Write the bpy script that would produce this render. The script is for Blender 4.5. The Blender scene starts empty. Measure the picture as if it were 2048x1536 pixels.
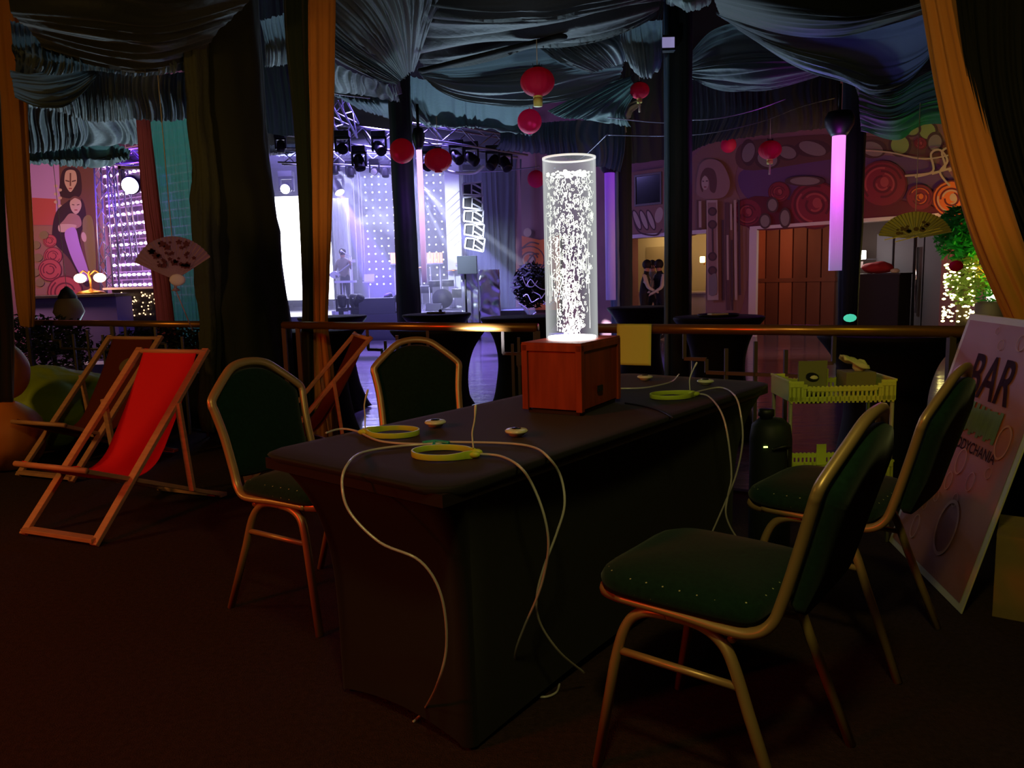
import bpy, bmesh, math, random
from mathutils import Vector, Matrix, noise
random.seed(7)
SC = bpy.context.scene
COL = SC.collection
PI = math.pi

# ------------------------------------------------------------------ camera
FPX, PITCH, ROLL, CAMH = 1552.7, math.radians(7.919), math.radians(1.631), 1.208
_F = Vector((0, math.cos(PITCH), -math.sin(PITCH)))
_R0 = Vector((1, 0, 0)); _U0 = _R0.cross(_F)
_R = _R0 * math.cos(ROLL) - _U0 * math.sin(ROLL)
_U = _U0 * math.cos(ROLL) + _R0 * math.sin(ROLL)
CAM = Vector((0, 0, CAMH))
cd = bpy.data.cameras.new('camera'); co = bpy.data.objects.new('camera', cd); COL.objects.link(co)
cd.sensor_width = 36; cd.lens = FPX / 2048 * 36; cd.clip_start = .05; cd.clip_end = 200
co.matrix_world = Matrix(((_R.x, _U.x, -_F.x, 0), (_R.y, _U.y, -_F.y, 0), (_R.z, _U.z, -_F.z, CAMH), (0, 0, 0, 1)))
SC.camera = co

def ray(px, py): return _F + _R * ((px - 1024) / FPX) - _U * ((py - 768) / FPX)
def at(px, py, Y):                       # the point of the place that the photo shows there, Y metres away
    d = ray(px, py); return CAM + d * (Y / d.y)
def on(px, py, z=0.0):                   # the same on a level plane
    d = ray(px, py); return CAM + d * ((z - CAMH) / d.z)

# ------------------------------------------------------------------ materials
def lin(c):
    return tuple(((v / 255) / 12.92 if v / 255 <= .04045 else ((v / 255 + .055) / 1.055) ** 2.4) for v in c)
MATS = {}
def mat(name, rgb=(128, 128, 128), rough=.6, metal=0, spec=.5, emit=None, es=0, sheen=0, noise_s=0, noise_a=.0,
        bump=0, bump_s=40, coat=0, trans=0, alpha=1, stretch=None):
    m = bpy.data.materials.new(name); m.use_nodes = True
    nt = m.node_tree; b = nt.nodes['Principled BSDF']
    c = lin(rgb)
    b.inputs['Base Color'].default_value = (*c, 1)
    b.inputs['Roughness'].default_value = rough
    b.inputs['Metallic'].default_value = metal
    b.inputs['Specular IOR Level'].default_value = spec
    if coat: b.inputs['Coat Weight'].default_value = coat
    if sheen:
        b.inputs['Sheen Weight'].default_value = sheen
    if emit:
        b.inputs['Emission Color'].default_value = (*lin(emit), 1)
        b.inputs['Emission Strength'].default_value = es
    if noise_s or bump:
        tc = nt.nodes.new('ShaderNodeTexCoord'); mp = nt.nodes.new('ShaderNodeMapping')
        nt.links.new(tc.outputs['Object'], mp.inputs['Vector'])
        if stretch: mp.inputs['Scale'].default_value = stretch
    if noise_s:
        n = nt.nodes.new('ShaderNodeTexNoise'); n.inputs['Scale'].default_value = noise_s; n.inputs['Detail'].default_value = 5
        nt.links.new(mp.outputs['Vector'], n.inputs['Vector'])
        r = nt.nodes.new('ShaderNodeValToRGB')
        r.color_ramp.elements[0].position = .3; r.color_ramp.elements[1].position = .7
        r.color_ramp.elements[0].color = (*[v * (1 - noise_a) for v in c], 1)
        r.color_ramp.elements[1].color = (*[min(1, v * (1 + noise_a)) for v in c], 1)
        nt.links.new(n.outputs['Fac'], r.inputs['Fac']); nt.links.new(r.outputs['Color'], b.inputs['Base Color'])
    if bump:
        n2 = nt.nodes.new('ShaderNodeTexNoise'); n2.inputs['Scale'].default_value = bump_s; n2.inputs['Detail'].default_value = 4
        nt.links.new(mp.outputs['Vector'], n2.inputs['Vector'])
        bu = nt.nodes.new('ShaderNodeBump'); bu.inputs['Strength'].default_value = bump; bu.inputs['Distance'].default_value = .02
        nt.links.new(n2.outputs['Fac'], bu.inputs['Height']); nt.links.new(bu.outputs['Normal'], b.inputs['Normal'])
    if trans:                             # thin cloth that lets light through
        out = nt.nodes['Material Output']; mx = nt.nodes.new('ShaderNodeMixShader'); mx.inputs[0].default_value = trans
        tr = nt.nodes.new('ShaderNodeBsdfTranslucent'); tr.inputs['Color'].default_value = (*c, 1)
        nt.links.new(b.outputs[0], mx.inputs[1]); nt.links.new(tr.outputs[0], mx.inputs[2]); nt.links.new(mx.outputs[0], out.inputs[0])
    if alpha < 1:
        out = nt.nodes['Material Output']; src = out.inputs[0].links[0].from_socket
        mx = nt.nodes.new('ShaderNodeMixShader'); mx.inputs[0].default_value = alpha
        tr = nt.nodes.new('ShaderNodeBsdfTransparent')
        nt.links.new(tr.outputs[0], mx.inputs[1]); nt.links.new(src, mx.inputs[2]); nt.links.new(mx.outputs[0], out.inputs[0])
    MATS[name] = m
    return m

def glass_mat(name, tint=(255, 255, 255), gloss=.12):
    """thin clear acrylic: see-through with a reflection that grows at the rim"""
    m = bpy.data.materials.new(name); m.use_nodes = True; nt = m.node_tree
    nt.nodes.remove(nt.nodes['Principled BSDF']); out = nt.nodes['Material Output']
    lw = nt.nodes.new('ShaderNodeLayerWeight'); lw.inputs['Blend'].default_value = gloss * 2
    tr = nt.nodes.new('ShaderNodeBsdfTransparent'); tr.inputs['Color'].default_value = (*lin(tint), 1)
    gl = nt.nodes.new('ShaderNodeBsdfGlossy'); gl.inputs['Roughness'].default_value = .03
    mx = nt.nodes.new('ShaderNodeMixShader')
    nt.links.new(lw.outputs['Fresnel'], mx.inputs[0]); nt.links.new(tr.outputs[0], mx.inputs[1]); nt.links.new(gl.outputs[0], mx.inputs[2])
    nt.links.new(mx.outputs[0], out.inputs[0]); return m

# ------------------------------------------------------------------ objects
def tag(o, label=None, cat=None, group=None, kind=None):
    if label: o['label'] = label
    if cat: o['category'] = cat
    if group: o['group'] = group
    if kind: o['kind'] = kind
    return o
def empty(name, loc, label, cat, group=None, rz=0.0):
    o = bpy.data.objects.new(name, None); COL.objects.link(o)
    o.location = loc; o.rotation_euler = (0, 0, rz); o.empty_display_size = .1
    return tag(o, label, cat, group)
def basis(o): return Matrix.Translation(o.location) @ o.rotation_euler.to_matrix().to_4x4()
def copy_tree(o, parent=None):
    c = o.copy(); COL.objects.link(c)
    if parent: c.parent = parent
    for ch in [x for x in bpy.data.objects if x.parent == o]: copy_tree(ch, c)
    return c

class MB:
    def __init__(s): s.v = []; s.f = []; s.m = []; s.k = 0; s.sm = []
    def slot(s, k): s.k = k; return s
    def add(s, V, Fs, smooth=False, M=None):
        o = len(s.v)
        s.v += [(M @ Vector(p)) if M else Vector(p) for p in V]
        for f in Fs: s.f.append([i + o for i in f]); s.m.append(s.k); s.sm.append(smooth)
        return s
    def box(s, c, d, M=None, rz=0):
        c = Vector(c); x, y, z = [k / 2 for k in d]
        V = [Vector(p) for p in ((-x, -y, -z), (x, -y, -z), (x, y, -z), (-x, y, -z), (-x, -y, z), (x, -y, z), (x, y, z), (-x, y, z))]
        if rz: R = Matrix.Rotation(rz, 3, 'Z'); V = [R @ p for p in V]
        V = [p + c for p in V]
        return s.add(V, [(0, 3, 2, 1), (4, 5, 6, 7), (0, 1, 5, 4), (1, 2, 6, 5), (2, 3, 7, 6), (3, 0, 4, 7)], False, M)
    def beam(s, a, b, w, h, up=Vector((0, 0, 1)), M=None):
        a = Vector(a); b = Vector(b); d = (b - a).normalized(); up = Vector(up)
        if abs(d.dot(up)) > .98: up = Vector((1, 0, 0))
        r = d.cross(up).normalized(); u = r.cross(d)
        V = []
        for p in (a, b):
            for (i, j) in ((-1, -1), (1, -1), (1, 1), (-1, 1)): V.append(p + r * (i * w / 2) + u * (j * h / 2))
        return s.add(V, [(0, 1, 2, 3), (7, 6, 5, 4), (0, 4, 5, 1), (1, 5, 6, 2), (2, 6, 7, 3), (3, 7, 4, 0)], False, M)
    def tube(s, pts, r, n=8, closed=False, M=None, flat=1.0, caps=True):
        pts = [Vector(p) for p in pts]; N = len(pts); V = []; pr = None
        for i, p in enumerate(pts):
            if closed: t = pts[(i + 1) % N] - pts[i - 1]
            else: t = pts[min(i + 1, N - 1)] - pts[max(i - 1, 0)]
            if t.length < 1e-9: t = Vector((0, 0, 1))
            t.normalize()
            if pr is None:
                pr = t.cross(Vector((0, 0, 1))); pr = pr if pr.length > .05 else t.cross(Vector((1, 0, 0))); pr.normalize()
            pr = (pr - t * pr.dot(t)); pr = pr.normalized() if pr.length > 1e-6 else t.orthogonal().normalized()
            q = t.cross(pr); rr = r[i] if isinstance(r, (list, tuple)) else r
            for k in range(n):
                a = 2 * PI * k / n; V.append(p + pr * (math.cos(a) * rr) + q * (math.sin(a) * rr * flat))
        F = []
        for i in range(N if closed else N - 1):
            j = (i + 1) % N
            for k in range(n): l = (k + 1) % n; F.append((i * n + k, i * n + l, j * n + l, j * n + k))
        if not closed and caps: F.append(tuple(range(n - 1, -1, -1))); F.append(tuple((N - 1) * n + k for k in range(n)))
        return s.add(V, F, True, M)
    def lathe(s, prof, c=(0, 0, 0), n=32, M=None, cap=True, mod=None):
        V = []; c = Vector(c)
        for (r, z) in prof:
            for k in range(n):
                a = 2 * PI * k / n; rr = r * (mod(a, z) if mod else 1)
                V.append(c + Vector((rr * math.cos(a), rr * math.sin(a), z)))
        F = []
        for i in range(len(prof) - 1):
            for k in range(n): l = (k + 1) % n; F.append((i * n + k, i * n + l, (i + 1) * n + l, (i + 1) * n + k))
        if cap: F.append(tuple(range(n - 1, -1, -1))); F.append(tuple((len(prof) - 1) * n + k for k in range(n)))
        return s.add(V, F, True, M)
    def ball(s, c, r, sc=(1, 1, 1), n=16, M=None):
        prof = [(max(1e-4, math.sin(PI * i / (n // 2))) * r, -math.cos(PI * i / (n // 2)) * r) for i in range(n // 2 + 1)]
        T = Matrix.Translation(c) @ Matrix.Diagonal((*sc, 1))
        return s.lathe(prof, (0, 0, 0), n, (M @ T) if M else T, False)
    def grid(s, fn, nu, nv, closed_u=False, M=None, smooth=True):
        V = [fn(i / nu, j / nv) for j in range(nv + 1) for i in range(nu + 1)]
        F = [(j * (nu + 1) + i, j * (nu + 1) + i + 1, (j + 1) * (nu + 1) + i + 1, (j + 1) * (nu + 1) + i) for j in range(nv) for i in range(nu)]
        return s.add(V, F, smooth, M)
    def prism(s, poly, off, M=None):          # polygon of points, pushed along off
        off = Vector(off); n = len(poly); V = [Vector(p) for p in poly] + [Vector(p) + off for p in poly]
        F = [tuple(range(n)), tuple(range(2 * n - 1, n - 1, -1))] + [(i, i + n, (i + 1) % n + n, (i + 1) % n) for i in range(n)]
        return s.add(V, F, False, M)
    def build(s, name, m, parent=None, world=False, bevel=0, solid=0, subsurf=0):
        me = bpy.data.meshes.new(name); V = s.v
        if parent is not None and world:
            top = parent; ch = []
            while top is not None: ch.append(top); top = top.parent
            Mx = Matrix.Identity(4)
            for q in reversed(ch): Mx = Mx @ basis(q)
            I = Mx.inverted(); V = [I @ p for p in V]
        me.from_pydata([tuple(p) for p in V], [], s.f)
        for mm in (m if isinstance(m, (list, tuple)) else [m]): me.materials.append(MATS[mm] if isinstance(mm, str) else mm)
        me.polygons.foreach_set('material_index', s.m); me.polygons.foreach_set('use_smooth', s.sm)
        bm = bmesh.new(); bm.from_mesh(me); bmesh.ops.recalc_face_normals(bm, faces=bm.faces); bm.to_mesh(me); bm.free()
        me.update()
        o = bpy.data.objects.new(name, me); COL.objects.link(o)
        if parent is not None: o.parent = parent
        if bevel:
            b = o.modifiers.new('b', 'BEVEL'); b.width = bevel; b.segments = 2; b.limit_method = 'ANGLE'; b.angle_limit = .6
        if solid:
            b = o.modifiers.new('s', 'SOLIDIFY'); b.thickness = solid; b.offset = 0
        if subsurf:
            b = o.modifiers.new('u', 'SUBSURF'); b.levels = b.render_levels = subsurf
        return o

def struct(o): o['kind'] = 'structure'; return o
def cat(P, n=8, closed=False):                # Catmull-Rom through points
    P = [Vector(p) for p in P]; N = len(P); out = []
    rng = range(N if closed else N - 1)
    for i in rng:
        if closed: p0, p1, p2, p3 = P[i - 1], P[i], P[(i + 1) % N], P[(i + 2) % N]
        else: p0, p1, p2, p3 = P[max(i - 1, 0)], P[i], P[i + 1], P[min(i + 2, N - 1)]
        for k in range(n):
            t = k / n
            out.append(.5 * ((2 * p1) + (-p0 + p2) * t + (2 * p0 - 5 * p1 + 4 * p2 - p3) * t * t + (-p0 + 3 * p1 - 3 * p2 + p3) * t ** 3))
    if not closed: out.append(P[-1].copy())
    return out
def sample(P, t):
    x = t * (len(P) - 1); i = min(int(x), len(P) - 2); return P[i].lerp(P[i + 1], x - i)
def rotdir(d, up=Vector((0, 0, 1))):          # matrix whose +Z runs along d
    d = Vector(d).normalized(); return d.to_track_quat('Z', 'Y').to_matrix().to_4x4()
def light(name, kind, loc, energy, rgb, target=None, size=.5, size_y=None, angle=60, blend=.5, soft=.1, spread=None):
    l = bpy.data.lights.new(name, kind); l.energy = energy; l.color = lin(rgb)
    if kind == 'AREA':
        l.size = size
        if spread: l.spread = math.radians(spread)
        if size_y: l.shape = 'RECTANGLE'; l.size_y = size_y
    if kind == 'SPOT': l.spot_size = math.radians(angle); l.spot_blend = blend; l.shadow_soft_size = soft
    if kind == 'POINT': l.shadow_soft_size = soft
    o = bpy.data.objects.new(name, l); COL.objects.link(o); o.location = loc
    if target is not None: o.rotation_euler = (Vector(target) - Vector(loc)).to_track_quat('-Z', 'Y').to_euler()
    return o

# ------------------------------------------------------------------ materials used
mat('carpet', (60, 42, 38), .95, spec=.1, noise_s=60, noise_a=.25, bump=.6, bump_s=220)
mat('dance_floor', (104, 94, 106), .13, spec=.6, noise_s=1.2, noise_a=.2, bump=.4, bump_s=2.2, stretch=(.5, 3.2, 1))
mat('black_paint', (14, 14, 15), .8, spec=.2)
mat('gold_tube', (196, 158, 104), .38, metal=.45)
mat('green_fabric', (20, 44, 32), .95, spec=.1, sheen=.12, noise_s=80, noise_a=.2)
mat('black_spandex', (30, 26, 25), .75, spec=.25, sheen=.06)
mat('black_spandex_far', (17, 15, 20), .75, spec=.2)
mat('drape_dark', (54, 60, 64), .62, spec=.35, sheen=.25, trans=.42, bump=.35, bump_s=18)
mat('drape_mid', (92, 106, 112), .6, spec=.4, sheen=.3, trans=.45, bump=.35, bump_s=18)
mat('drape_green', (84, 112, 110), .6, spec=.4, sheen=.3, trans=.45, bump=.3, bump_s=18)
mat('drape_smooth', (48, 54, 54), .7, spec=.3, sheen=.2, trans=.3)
mat('pillar_cloth', (34, 37, 28), .8, spec=.25, bump=.4, bump_s=6)
mat('pole_cloth', (22, 30, 32), .7, spec=.35, bump=.4, bump_s=8)
mat('blue_pole', (96, 124, 150), .5, spec=.4)
mat('orange_curtain', (214, 140, 66), .65, spec=.35, sheen=.25, trans=.25, bump=.2, bump_s=14)
mat('green_curtain', (20, 34, 22), .75, spec=.3, sheen=.2)
mat('black_curtain', (14, 17, 16), .85, spec=.2)
mat('teal_sheer', (66, 128, 110), .6, spec=.3, trans=.6, alpha=.9)
mat('rose_curtain', (150, 58, 50), .7, trans=.4)
mat('deck_wood', (200, 140, 108), .55, noise_s=8, noise_a=.12, stretch=(1, 1, 8))
mat('red_canvas', (246, 26, 52), .75, spec=.3, trans=.25, bump=.25, bump_s=260)
mat('brown_canvas', (108, 40, 22), .8, spec=.2, trans=.2, bump=.25, bump_s=260)
mat('yellow_vinyl', (150, 168, 26), .55, noise_s=3, noise_a=.15)
mat('orange_vinyl', (214, 120, 52), .5, noise_s=3, noise_a=.1)
mat('brass', (190, 130, 66), .32, metal=.8)
mat('iron', (84, 72, 66), .5, metal=.5)
mat('yellow_paper', (226, 232, 112), .8)
mat('mahogany', (150, 56, 28), .5, spec=.35, noise_s=5, noise_a=.3, stretch=(6, 6, .7))
mat('dark_plinth', (28, 16, 12), .6)
mat('bubble_white', (250, 250, 244), .25, emit=(245, 255, 240), es=0.0)
mat('led_disc', (255, 255, 255), .5, emit=(255, 246, 248), es=8)
mat('neon_plastic', (206, 226, 70), .35, spec=.6, trans=.2)
mat('clear_hose', (214, 206, 196), .15, spec=.9, alpha=.7)
mat('white_plastic', (224, 222, 200), .4)
mat('puck', (216, 216, 180), .25, spec=.8)
mat('dark_glass', (20, 20, 18), .15)
mat('teal_plastic', (40, 150, 130), .4)
mat('black_rubber', (18, 18, 18), .5)
mat('basket_plastic', (206, 214, 84), .45)
mat('cart_leg', (150, 146, 120), .5)
mat('grey_card', (120, 118, 70), .8)
mat('tissue', (214, 206, 150), .8)
mat('device_black', (30, 35, 36), .55, spec=.3)
mat('led_green', (200, 255, 120), .5, emit=(220, 255, 120), es=3)
mat('cardboard', (142, 116, 60), .85, noise_s=12, noise_a=.1)
mat('board_edge', (206, 196, 158), .4)
mat('board_print', (164, 100, 56), .42, spec=.25, noise_s=2.2, noise_a=.18)
mat('board_text', (74, 16, 14), .6, spec=.2)
mat('board_green', (98, 130, 48), .5, spec=.3, noise_s=20, noise_a=.2, stretch=(1, 6, .6))
mat('board_ring', (196, 142, 100), .5, spec=.3)
mat('lantern_red', (230, 14, 78), .7, trans=.5)
mat('lantern_pink', (236, 44, 116), .7, trans=.5)
mat('lantern_tag', (226, 206, 96), .6)
mat('tassel', (200, 180, 150), .8)
mat('black_metal', (20, 20, 23), .45, metal=.3)
mat('truss_metal', (170, 172, 186), .35, metal=.8)
mat('white_line_metal', (230, 232, 240), .4, metal=.2)
mat('stage_black', (22, 22, 30), .6)
mat('stage_deck', (60, 58, 74), .3)
mat('foil', (196, 200, 220), .3, metal=.85, bump=.6, bump_s=5)
mat('wing_velvet', (44, 52, 62), .8, sheen=.4)
mat('white_cloth', (240, 244, 248), .7, trans=.2)
mat('lamp_cloth', (240, 200, 170), .7, emit=(255, 190, 130), es=1.1)
mat('skin', (190, 140, 110), .6)
mat('hair', (30, 22, 18), .7)
mat('white_shirt', (216, 208, 190), .8)
mat('black_vest', (30, 28, 30), .8)
mat('grey_shirt', (120, 112, 96), .8)
mat('cream_wall', (190, 178, 150), .8)
mat('floor_tile', (150, 136, 110), .4)
mat('wood_panel', (150, 84, 58), .55, noise_s=2, noise_a=.15, stretch=(1, 1, .3))
mat('wood_panel_dark', (112, 62, 48), .55, noise_s=2, noise_a=.15, stretch=(1, 1, .3))
mat('grey_door', (120, 116, 128), .6)
mat('grey_wall', (84, 74, 72), .7)
mat('chrome', (210, 210, 215), .15, metal=1)
mat('white_trim', (214, 196, 196), .6)
mat('lamp_white', (255, 255, 255), .5, emit=(255, 250, 235), es=14)
mat('lamp_warm', (255, 230, 180), .5, emit=(255, 206, 140), es=6)
mat('globe_warm', (255, 230, 190), .5, emit=(255, 220, 170), es=7)
mat('fairy', (255, 240, 170), .5, emit=(255, 240, 150), es=9)
mat('led_row', (255, 255, 255), .5, emit=(225, 190, 255), es=7)
mat('led_dot', (255, 255, 255), .5, emit=(255, 255, 255), es=5)
mat('screen_white', (255, 255, 255), .5, emit=(250, 252, 255), es=5)
mat('beam_lens', (255, 255, 255), .5, emit=(205, 200, 255), es=20)
mat('violet_lens', (120, 80, 255), .5, emit=(120, 70, 255), es=16)
mat('fan_paper', (186, 142, 160), .8, trans=.3)
mat('fan_flower', (96, 30, 48), .8, trans=.2)
mat('fan_white', (226, 200, 206), .8)
mat('fan_olive', (190, 180, 96), .8, trans=.3)
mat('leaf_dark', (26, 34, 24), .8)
mat('leaf_green', (40, 150, 60), .6, trans=.3)
mat('leaf_olive', (96, 124, 50), .6, trans=.3)
mat('bark', (60, 46, 32), .9)
mat('red_cloth', (150, 30, 40), .8)
mat('counter_dark', (46, 38, 44), .4)
mat('counter_face', (120, 104, 160), .5)
mat('brick', (92, 70, 104), .8)
mat('tan_cloth', (120, 96, 70), .8)

# brick wall: procedural brick pattern
def brick_mat():
    m = MATS['brick']; nt = m.node_tree; b = nt.nodes['Principled BSDF']
    tc = nt.nodes.new('ShaderNodeTexCoord'); br = nt.nodes.new('ShaderNodeTexBrick')
    br.inputs['Color1'].default_value = (*lin((78, 58, 92)), 1); br.inputs['Color2'].default_value = (*lin((96, 70, 106)), 1)
    br.inputs['Mortar'].default_value = (*lin((176, 150, 196)), 1); br.inputs['Scale'].default_value = 1
    br.inputs['Brick Width'].default_value = .42; br.inputs['Row Height'].default_value = .17; br.inputs['Mortar Size'].default_value = .014
    nt.links.new(tc.outputs['UV'], br.inputs['Vector']); nt.links.new(br.outputs['Color'], b.inputs['Base Color'])
brick_mat()
# seat fabric with its woven pale dots
def dotted():
    m = MATS['green_fabric'].copy(); m.name = 'green_dotted_fabric'; MATS['green_dotted_fabric'] = m
    nt = m.node_tree; b = nt.nodes['Principled BSDF']
    tc = nt.nodes.new('ShaderNodeTexCoord'); mp = nt.nodes.new('ShaderNodeMapping'); mp.inputs['Rotation'].default_value = (0, 0, .78)
    vo = nt.nodes.new('ShaderNodeTexVoronoi'); vo.inputs['Scale'].default_value = 34; vo.inputs['Randomness'].default_value = 0
    r = nt.nodes.new('ShaderNodeValToRGB'); r.color_ramp.elements[0].position = .06; r.color_ramp.elements[0].color = (1, 1, 1, 1)
    r.color_ramp.elements[1].position = .085; r.color_ramp.elements[1].color = (0, 0, 0, 1)
    mx = nt.nodes.new('ShaderNodeMixRGB'); mx.inputs[2].default_value = (*lin((190, 190, 140)), 1)
    src = b.inputs['Base Color'].links[0].from_socket
    nt.links.new(tc.outputs['Object'], mp.inputs['Vector']); nt.links.new(mp.outputs['Vector'], vo.inputs['Vector'])
    nt.links.new(vo.outputs['Distance'], r.inputs['Fac']); nt.links.new(r.outputs['Color'], mx.inputs[0]); nt.links.new(src, mx.inputs[1])
    nt.links.new(mx.outputs[0], b.inputs['Base Color'])
dotted()
def edge_lit(name, es, blend, rgb):
    """clear acrylic that carries the lamp's light and gives it off where one looks along its wall"""
    m = bpy.data.materials.new(name); m.use_nodes = True; nt = m.node_tree; nt.nodes.remove(nt.nodes['Principled BSDF']); out = nt.nodes['Material Output']
    lw = nt.nodes.new('ShaderNodeLayerWeight'); lw.inputs['Blend'].default_value = blend
    tr = nt.nodes.new('ShaderNodeBsdfTransparent'); em = nt.nodes.new('ShaderNodeEmission'); em.inputs['Color'].default_value = (*lin(rgb), 1); em.inputs['Strength'].default_value = es
    mx = nt.nodes.new('ShaderNodeMixShader'); nt.links.new(lw.outputs['Facing'], mx.inputs[0]); nt.links.new(tr.outputs[0], mx.inputs[1]); nt.links.new(em.outputs[0], mx.inputs[2]); nt.links.new(mx.outputs[0], out.inputs[0])
    MATS[name] = m; return m
GLASS = edge_lit('clear_acrylic', .75, .12, (235, 238, 240)); MATS['clear_acrylic'] = GLASS
WATER = edge_lit('still_water', .35, .3, (220, 226, 224))  # rim glow put into the water to brighten it, no light source
# ================================================================== THE SETTING
ZL = -0.30                                    # the hall floor lies a step below the booth platform
RA, RD = Vector((-1.36, 5.5, 0)), Vector((.8638, -.504, 0))      # line of the balustrade
def rk(px, extra=0):
    r = (px - 1024) / 1552.0
    return (r * 5.5 + 1.36) / (.8638 + .504 * r) + extra
def RP(k, z=0, off=0): return RA + RD * k + Vector((.504, .8638, 0)) * off + Vector((0, 0, z))
m = MB(); a, b = RP(-9, 0, .12), RP(7.5, 0, .12)
m.prism([a, (a.x, -3, 0), (b.x, -3, 0), b], (0, 0, -.30)); struct(m.build('floor_platform', 'carpet'))
m = MB(); m.beam(RP(-9, -.02, .13), RP(7.5, -.02, .13), .05, .06); struct(m.build('trim_1', 'black_paint'))
m = MB(); m.box((0, 16, ZL - .1), (40, 44, .2)); struct(m.build('floor', 'dance_floor'))
m = MB(); m.box((0, 16, 6.1), (40, 44, .2)); struct(m.build('ceiling', 'black_paint'))
m = MB(); m.box((-14.5, 16, 2.85), (.2, 44, 6.3)); struct(m.build('wall_left', 'black_paint'))
m = MB(); m.box((19.5, 6, 2.85), (.2, 60, 6.3)); struct(m.build('wall_right', 'black_paint'))
m = MB(); m.box((0, 34, 2.85), (40, .2, 6.3)); struct(m.build('wall_back', 'black_paint'))
m = MB(); m.box((0, -4, 2.85), (40, .2, 6.3)); struct(m.build('wall_front', 'black_paint'))

# --- the long painted wall on the right, seen at a slant
WA, WU, WN = Vector((3.1, 20, 0)), Vector((.688, -.7257, 0)), Vector((.7257, .688, 0))
def wp(s, z, off=0): return WA + WU * s + WN * off + Vector((0, 0, z))
def onw(px, py, off=0.0):
    d = ray(px, py); P0 = WA + WN * off
    return CAM + d * ((P0 - CAM).dot(WN) / d.dot(WN))
def ws(px, off=0.0): return (onw(px, 545, off) - WA - WN * off).dot(WU)
def wz(px, py, off=0.0): return onw(px, py, off).z
def wbox(mb, s0, s1, z0, z1, o0, o1):
    P = [wp(s0, z0, o0), wp(s1, z0, o0), wp(s1, z0, o1), wp(s0, z0, o1)]
    mb.prism(P, (0, 0, z1 - z0)); return mb
mat('mural_ground', (134, 92, 98), .85, noise_s=1.2, noise_a=.18)
HZ1 = wz(1340, 472); HZ2 = wz(1660, 449)
sL, s1, s2, s3, s4, sR = ws(1034), ws(1262), ws(1412), ws(1501), ws(1882), ws(1882) + 9
m = MB()
wbox(m, sL - .5, s1, ZL, 5.9, 0, .3); wbox(m, s1, s2, HZ1, 5.9, 0, .3); wbox(m, s2, s3, ZL, 5.9, 0, .3)
wbox(m, s3, s4, HZ2, 5.9, 0, .3); wbox(m, s4, sR, ZL, 5.9, 0, .3)
MW = struct(m.build('wall_mural', 'mural_ground'))
m = MB(); wbox(m, s1 - .05, s2 + .05, HZ1, HZ1 + .09, -.08, .02); struct(m.build('trim_2', 'lamp_warm' if 0 else 'white_trim'))
m = MB(); wbox(m, s3, s4, HZ2, HZ2 + .07, -.06, .02); struct(m.build('trim_3', 'white_trim'))
m = MB(); wbox(m, s3 - .02, s3 + .16, ZL, HZ2, -.04, .05); struct(m.build('trim_4', 'white_trim'))
# service passage behind the first opening
m = MB(); wbox(m, s1 - 3, s2 - .8, ZL, 2.9, 2.2, 2.35); m.prism([wp(s2, ZL, .3), wp(s2 + .12, ZL, .3), wp(s2 - .74, ZL, 2.35), wp(s2 - .9, ZL, 2.35)], (0, 0, 3.2)); wbox(m, s1 - 3, s1 - 2.8, ZL, 2.9, .3, 2.2)
wbox(m, s1 - 3, s2 + .1, 2.7, 2.9, .3, 2.2)
struct(m.build('wall_passage', 'cream_wall'))
m = MB(); wbox(m, s1 - 2.2, s2 - 1.0, ZL, .62, 1.7, 2.1); wbox(m, s1 - 2.25, s2 - .95, .62, .67, 1.65, 2.1); struct(m.build('trim_6', 'white_trim'))
m = MB(); wbox(m, s1 - 1.1, s1 - .2, ZL, 1.9, 2.12, 2.19); struct(m.build('door_1', 'floor_tile'))
# hall behind the wide opening: wood panels on the left, grey service doors on the right
DB = 3.4
m = MB(); wbox(m, s3 - 4.2, s4 + 4, ZL, 3.4, DB, DB + .2); wbox(m, s3 - 4.2, s4 + 4, 2.75, 2.9, .3, DB)
wbox(m, s4 + 1.6, s4 + 1.8, ZL, 2.9, .3, DB); struct(m.build('wall_foyer', 'grey_wall'))
m = MB(); e0, e1 = ws(1506, DB - .1), ws(1672, DB - .1); n = 6
for i in range(n):
    a, b = e0 + (e1 - e0) * i / n, e0 + (e1 - e0) * (i + 1) / n
    m.slot(i % 2 if i < 3 else 1)
    wbox(m, a + .02, b - .02, .95, 2.7, DB - .12, DB - .02); wbox(m, a + .02, b - .02, ZL, .85, DB - .12, DB - .02)
m.slot(1); wbox(m, e0 - 2, e1, .85, .95, DB - .14, DB - .02)
struct(m.build('wall_panelling', ['wood_panel', 'wood_panel_dark']))
for i, (p0, p1) in enumerate(((1752, 1784), (1788, 1826), (1832, 1846), (1848, 1884))):
    a, b = ws(p0, DB - .1), ws(p1, DB - .1); m = MB(); wbox(m, a, b, ZL, 1.95, DB - .12, DB - .02)
    d = struct(m.build('door_%d' % (i + 2), 'grey_door', bevel=.01))
    if i == 2:
        h = MB(); h.tube([wp(a + .05, .1, DB - .2), wp(a + .05, 1.6, DB - .2)], .035); h.build('door_handle', 'chrome', d, True)

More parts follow.
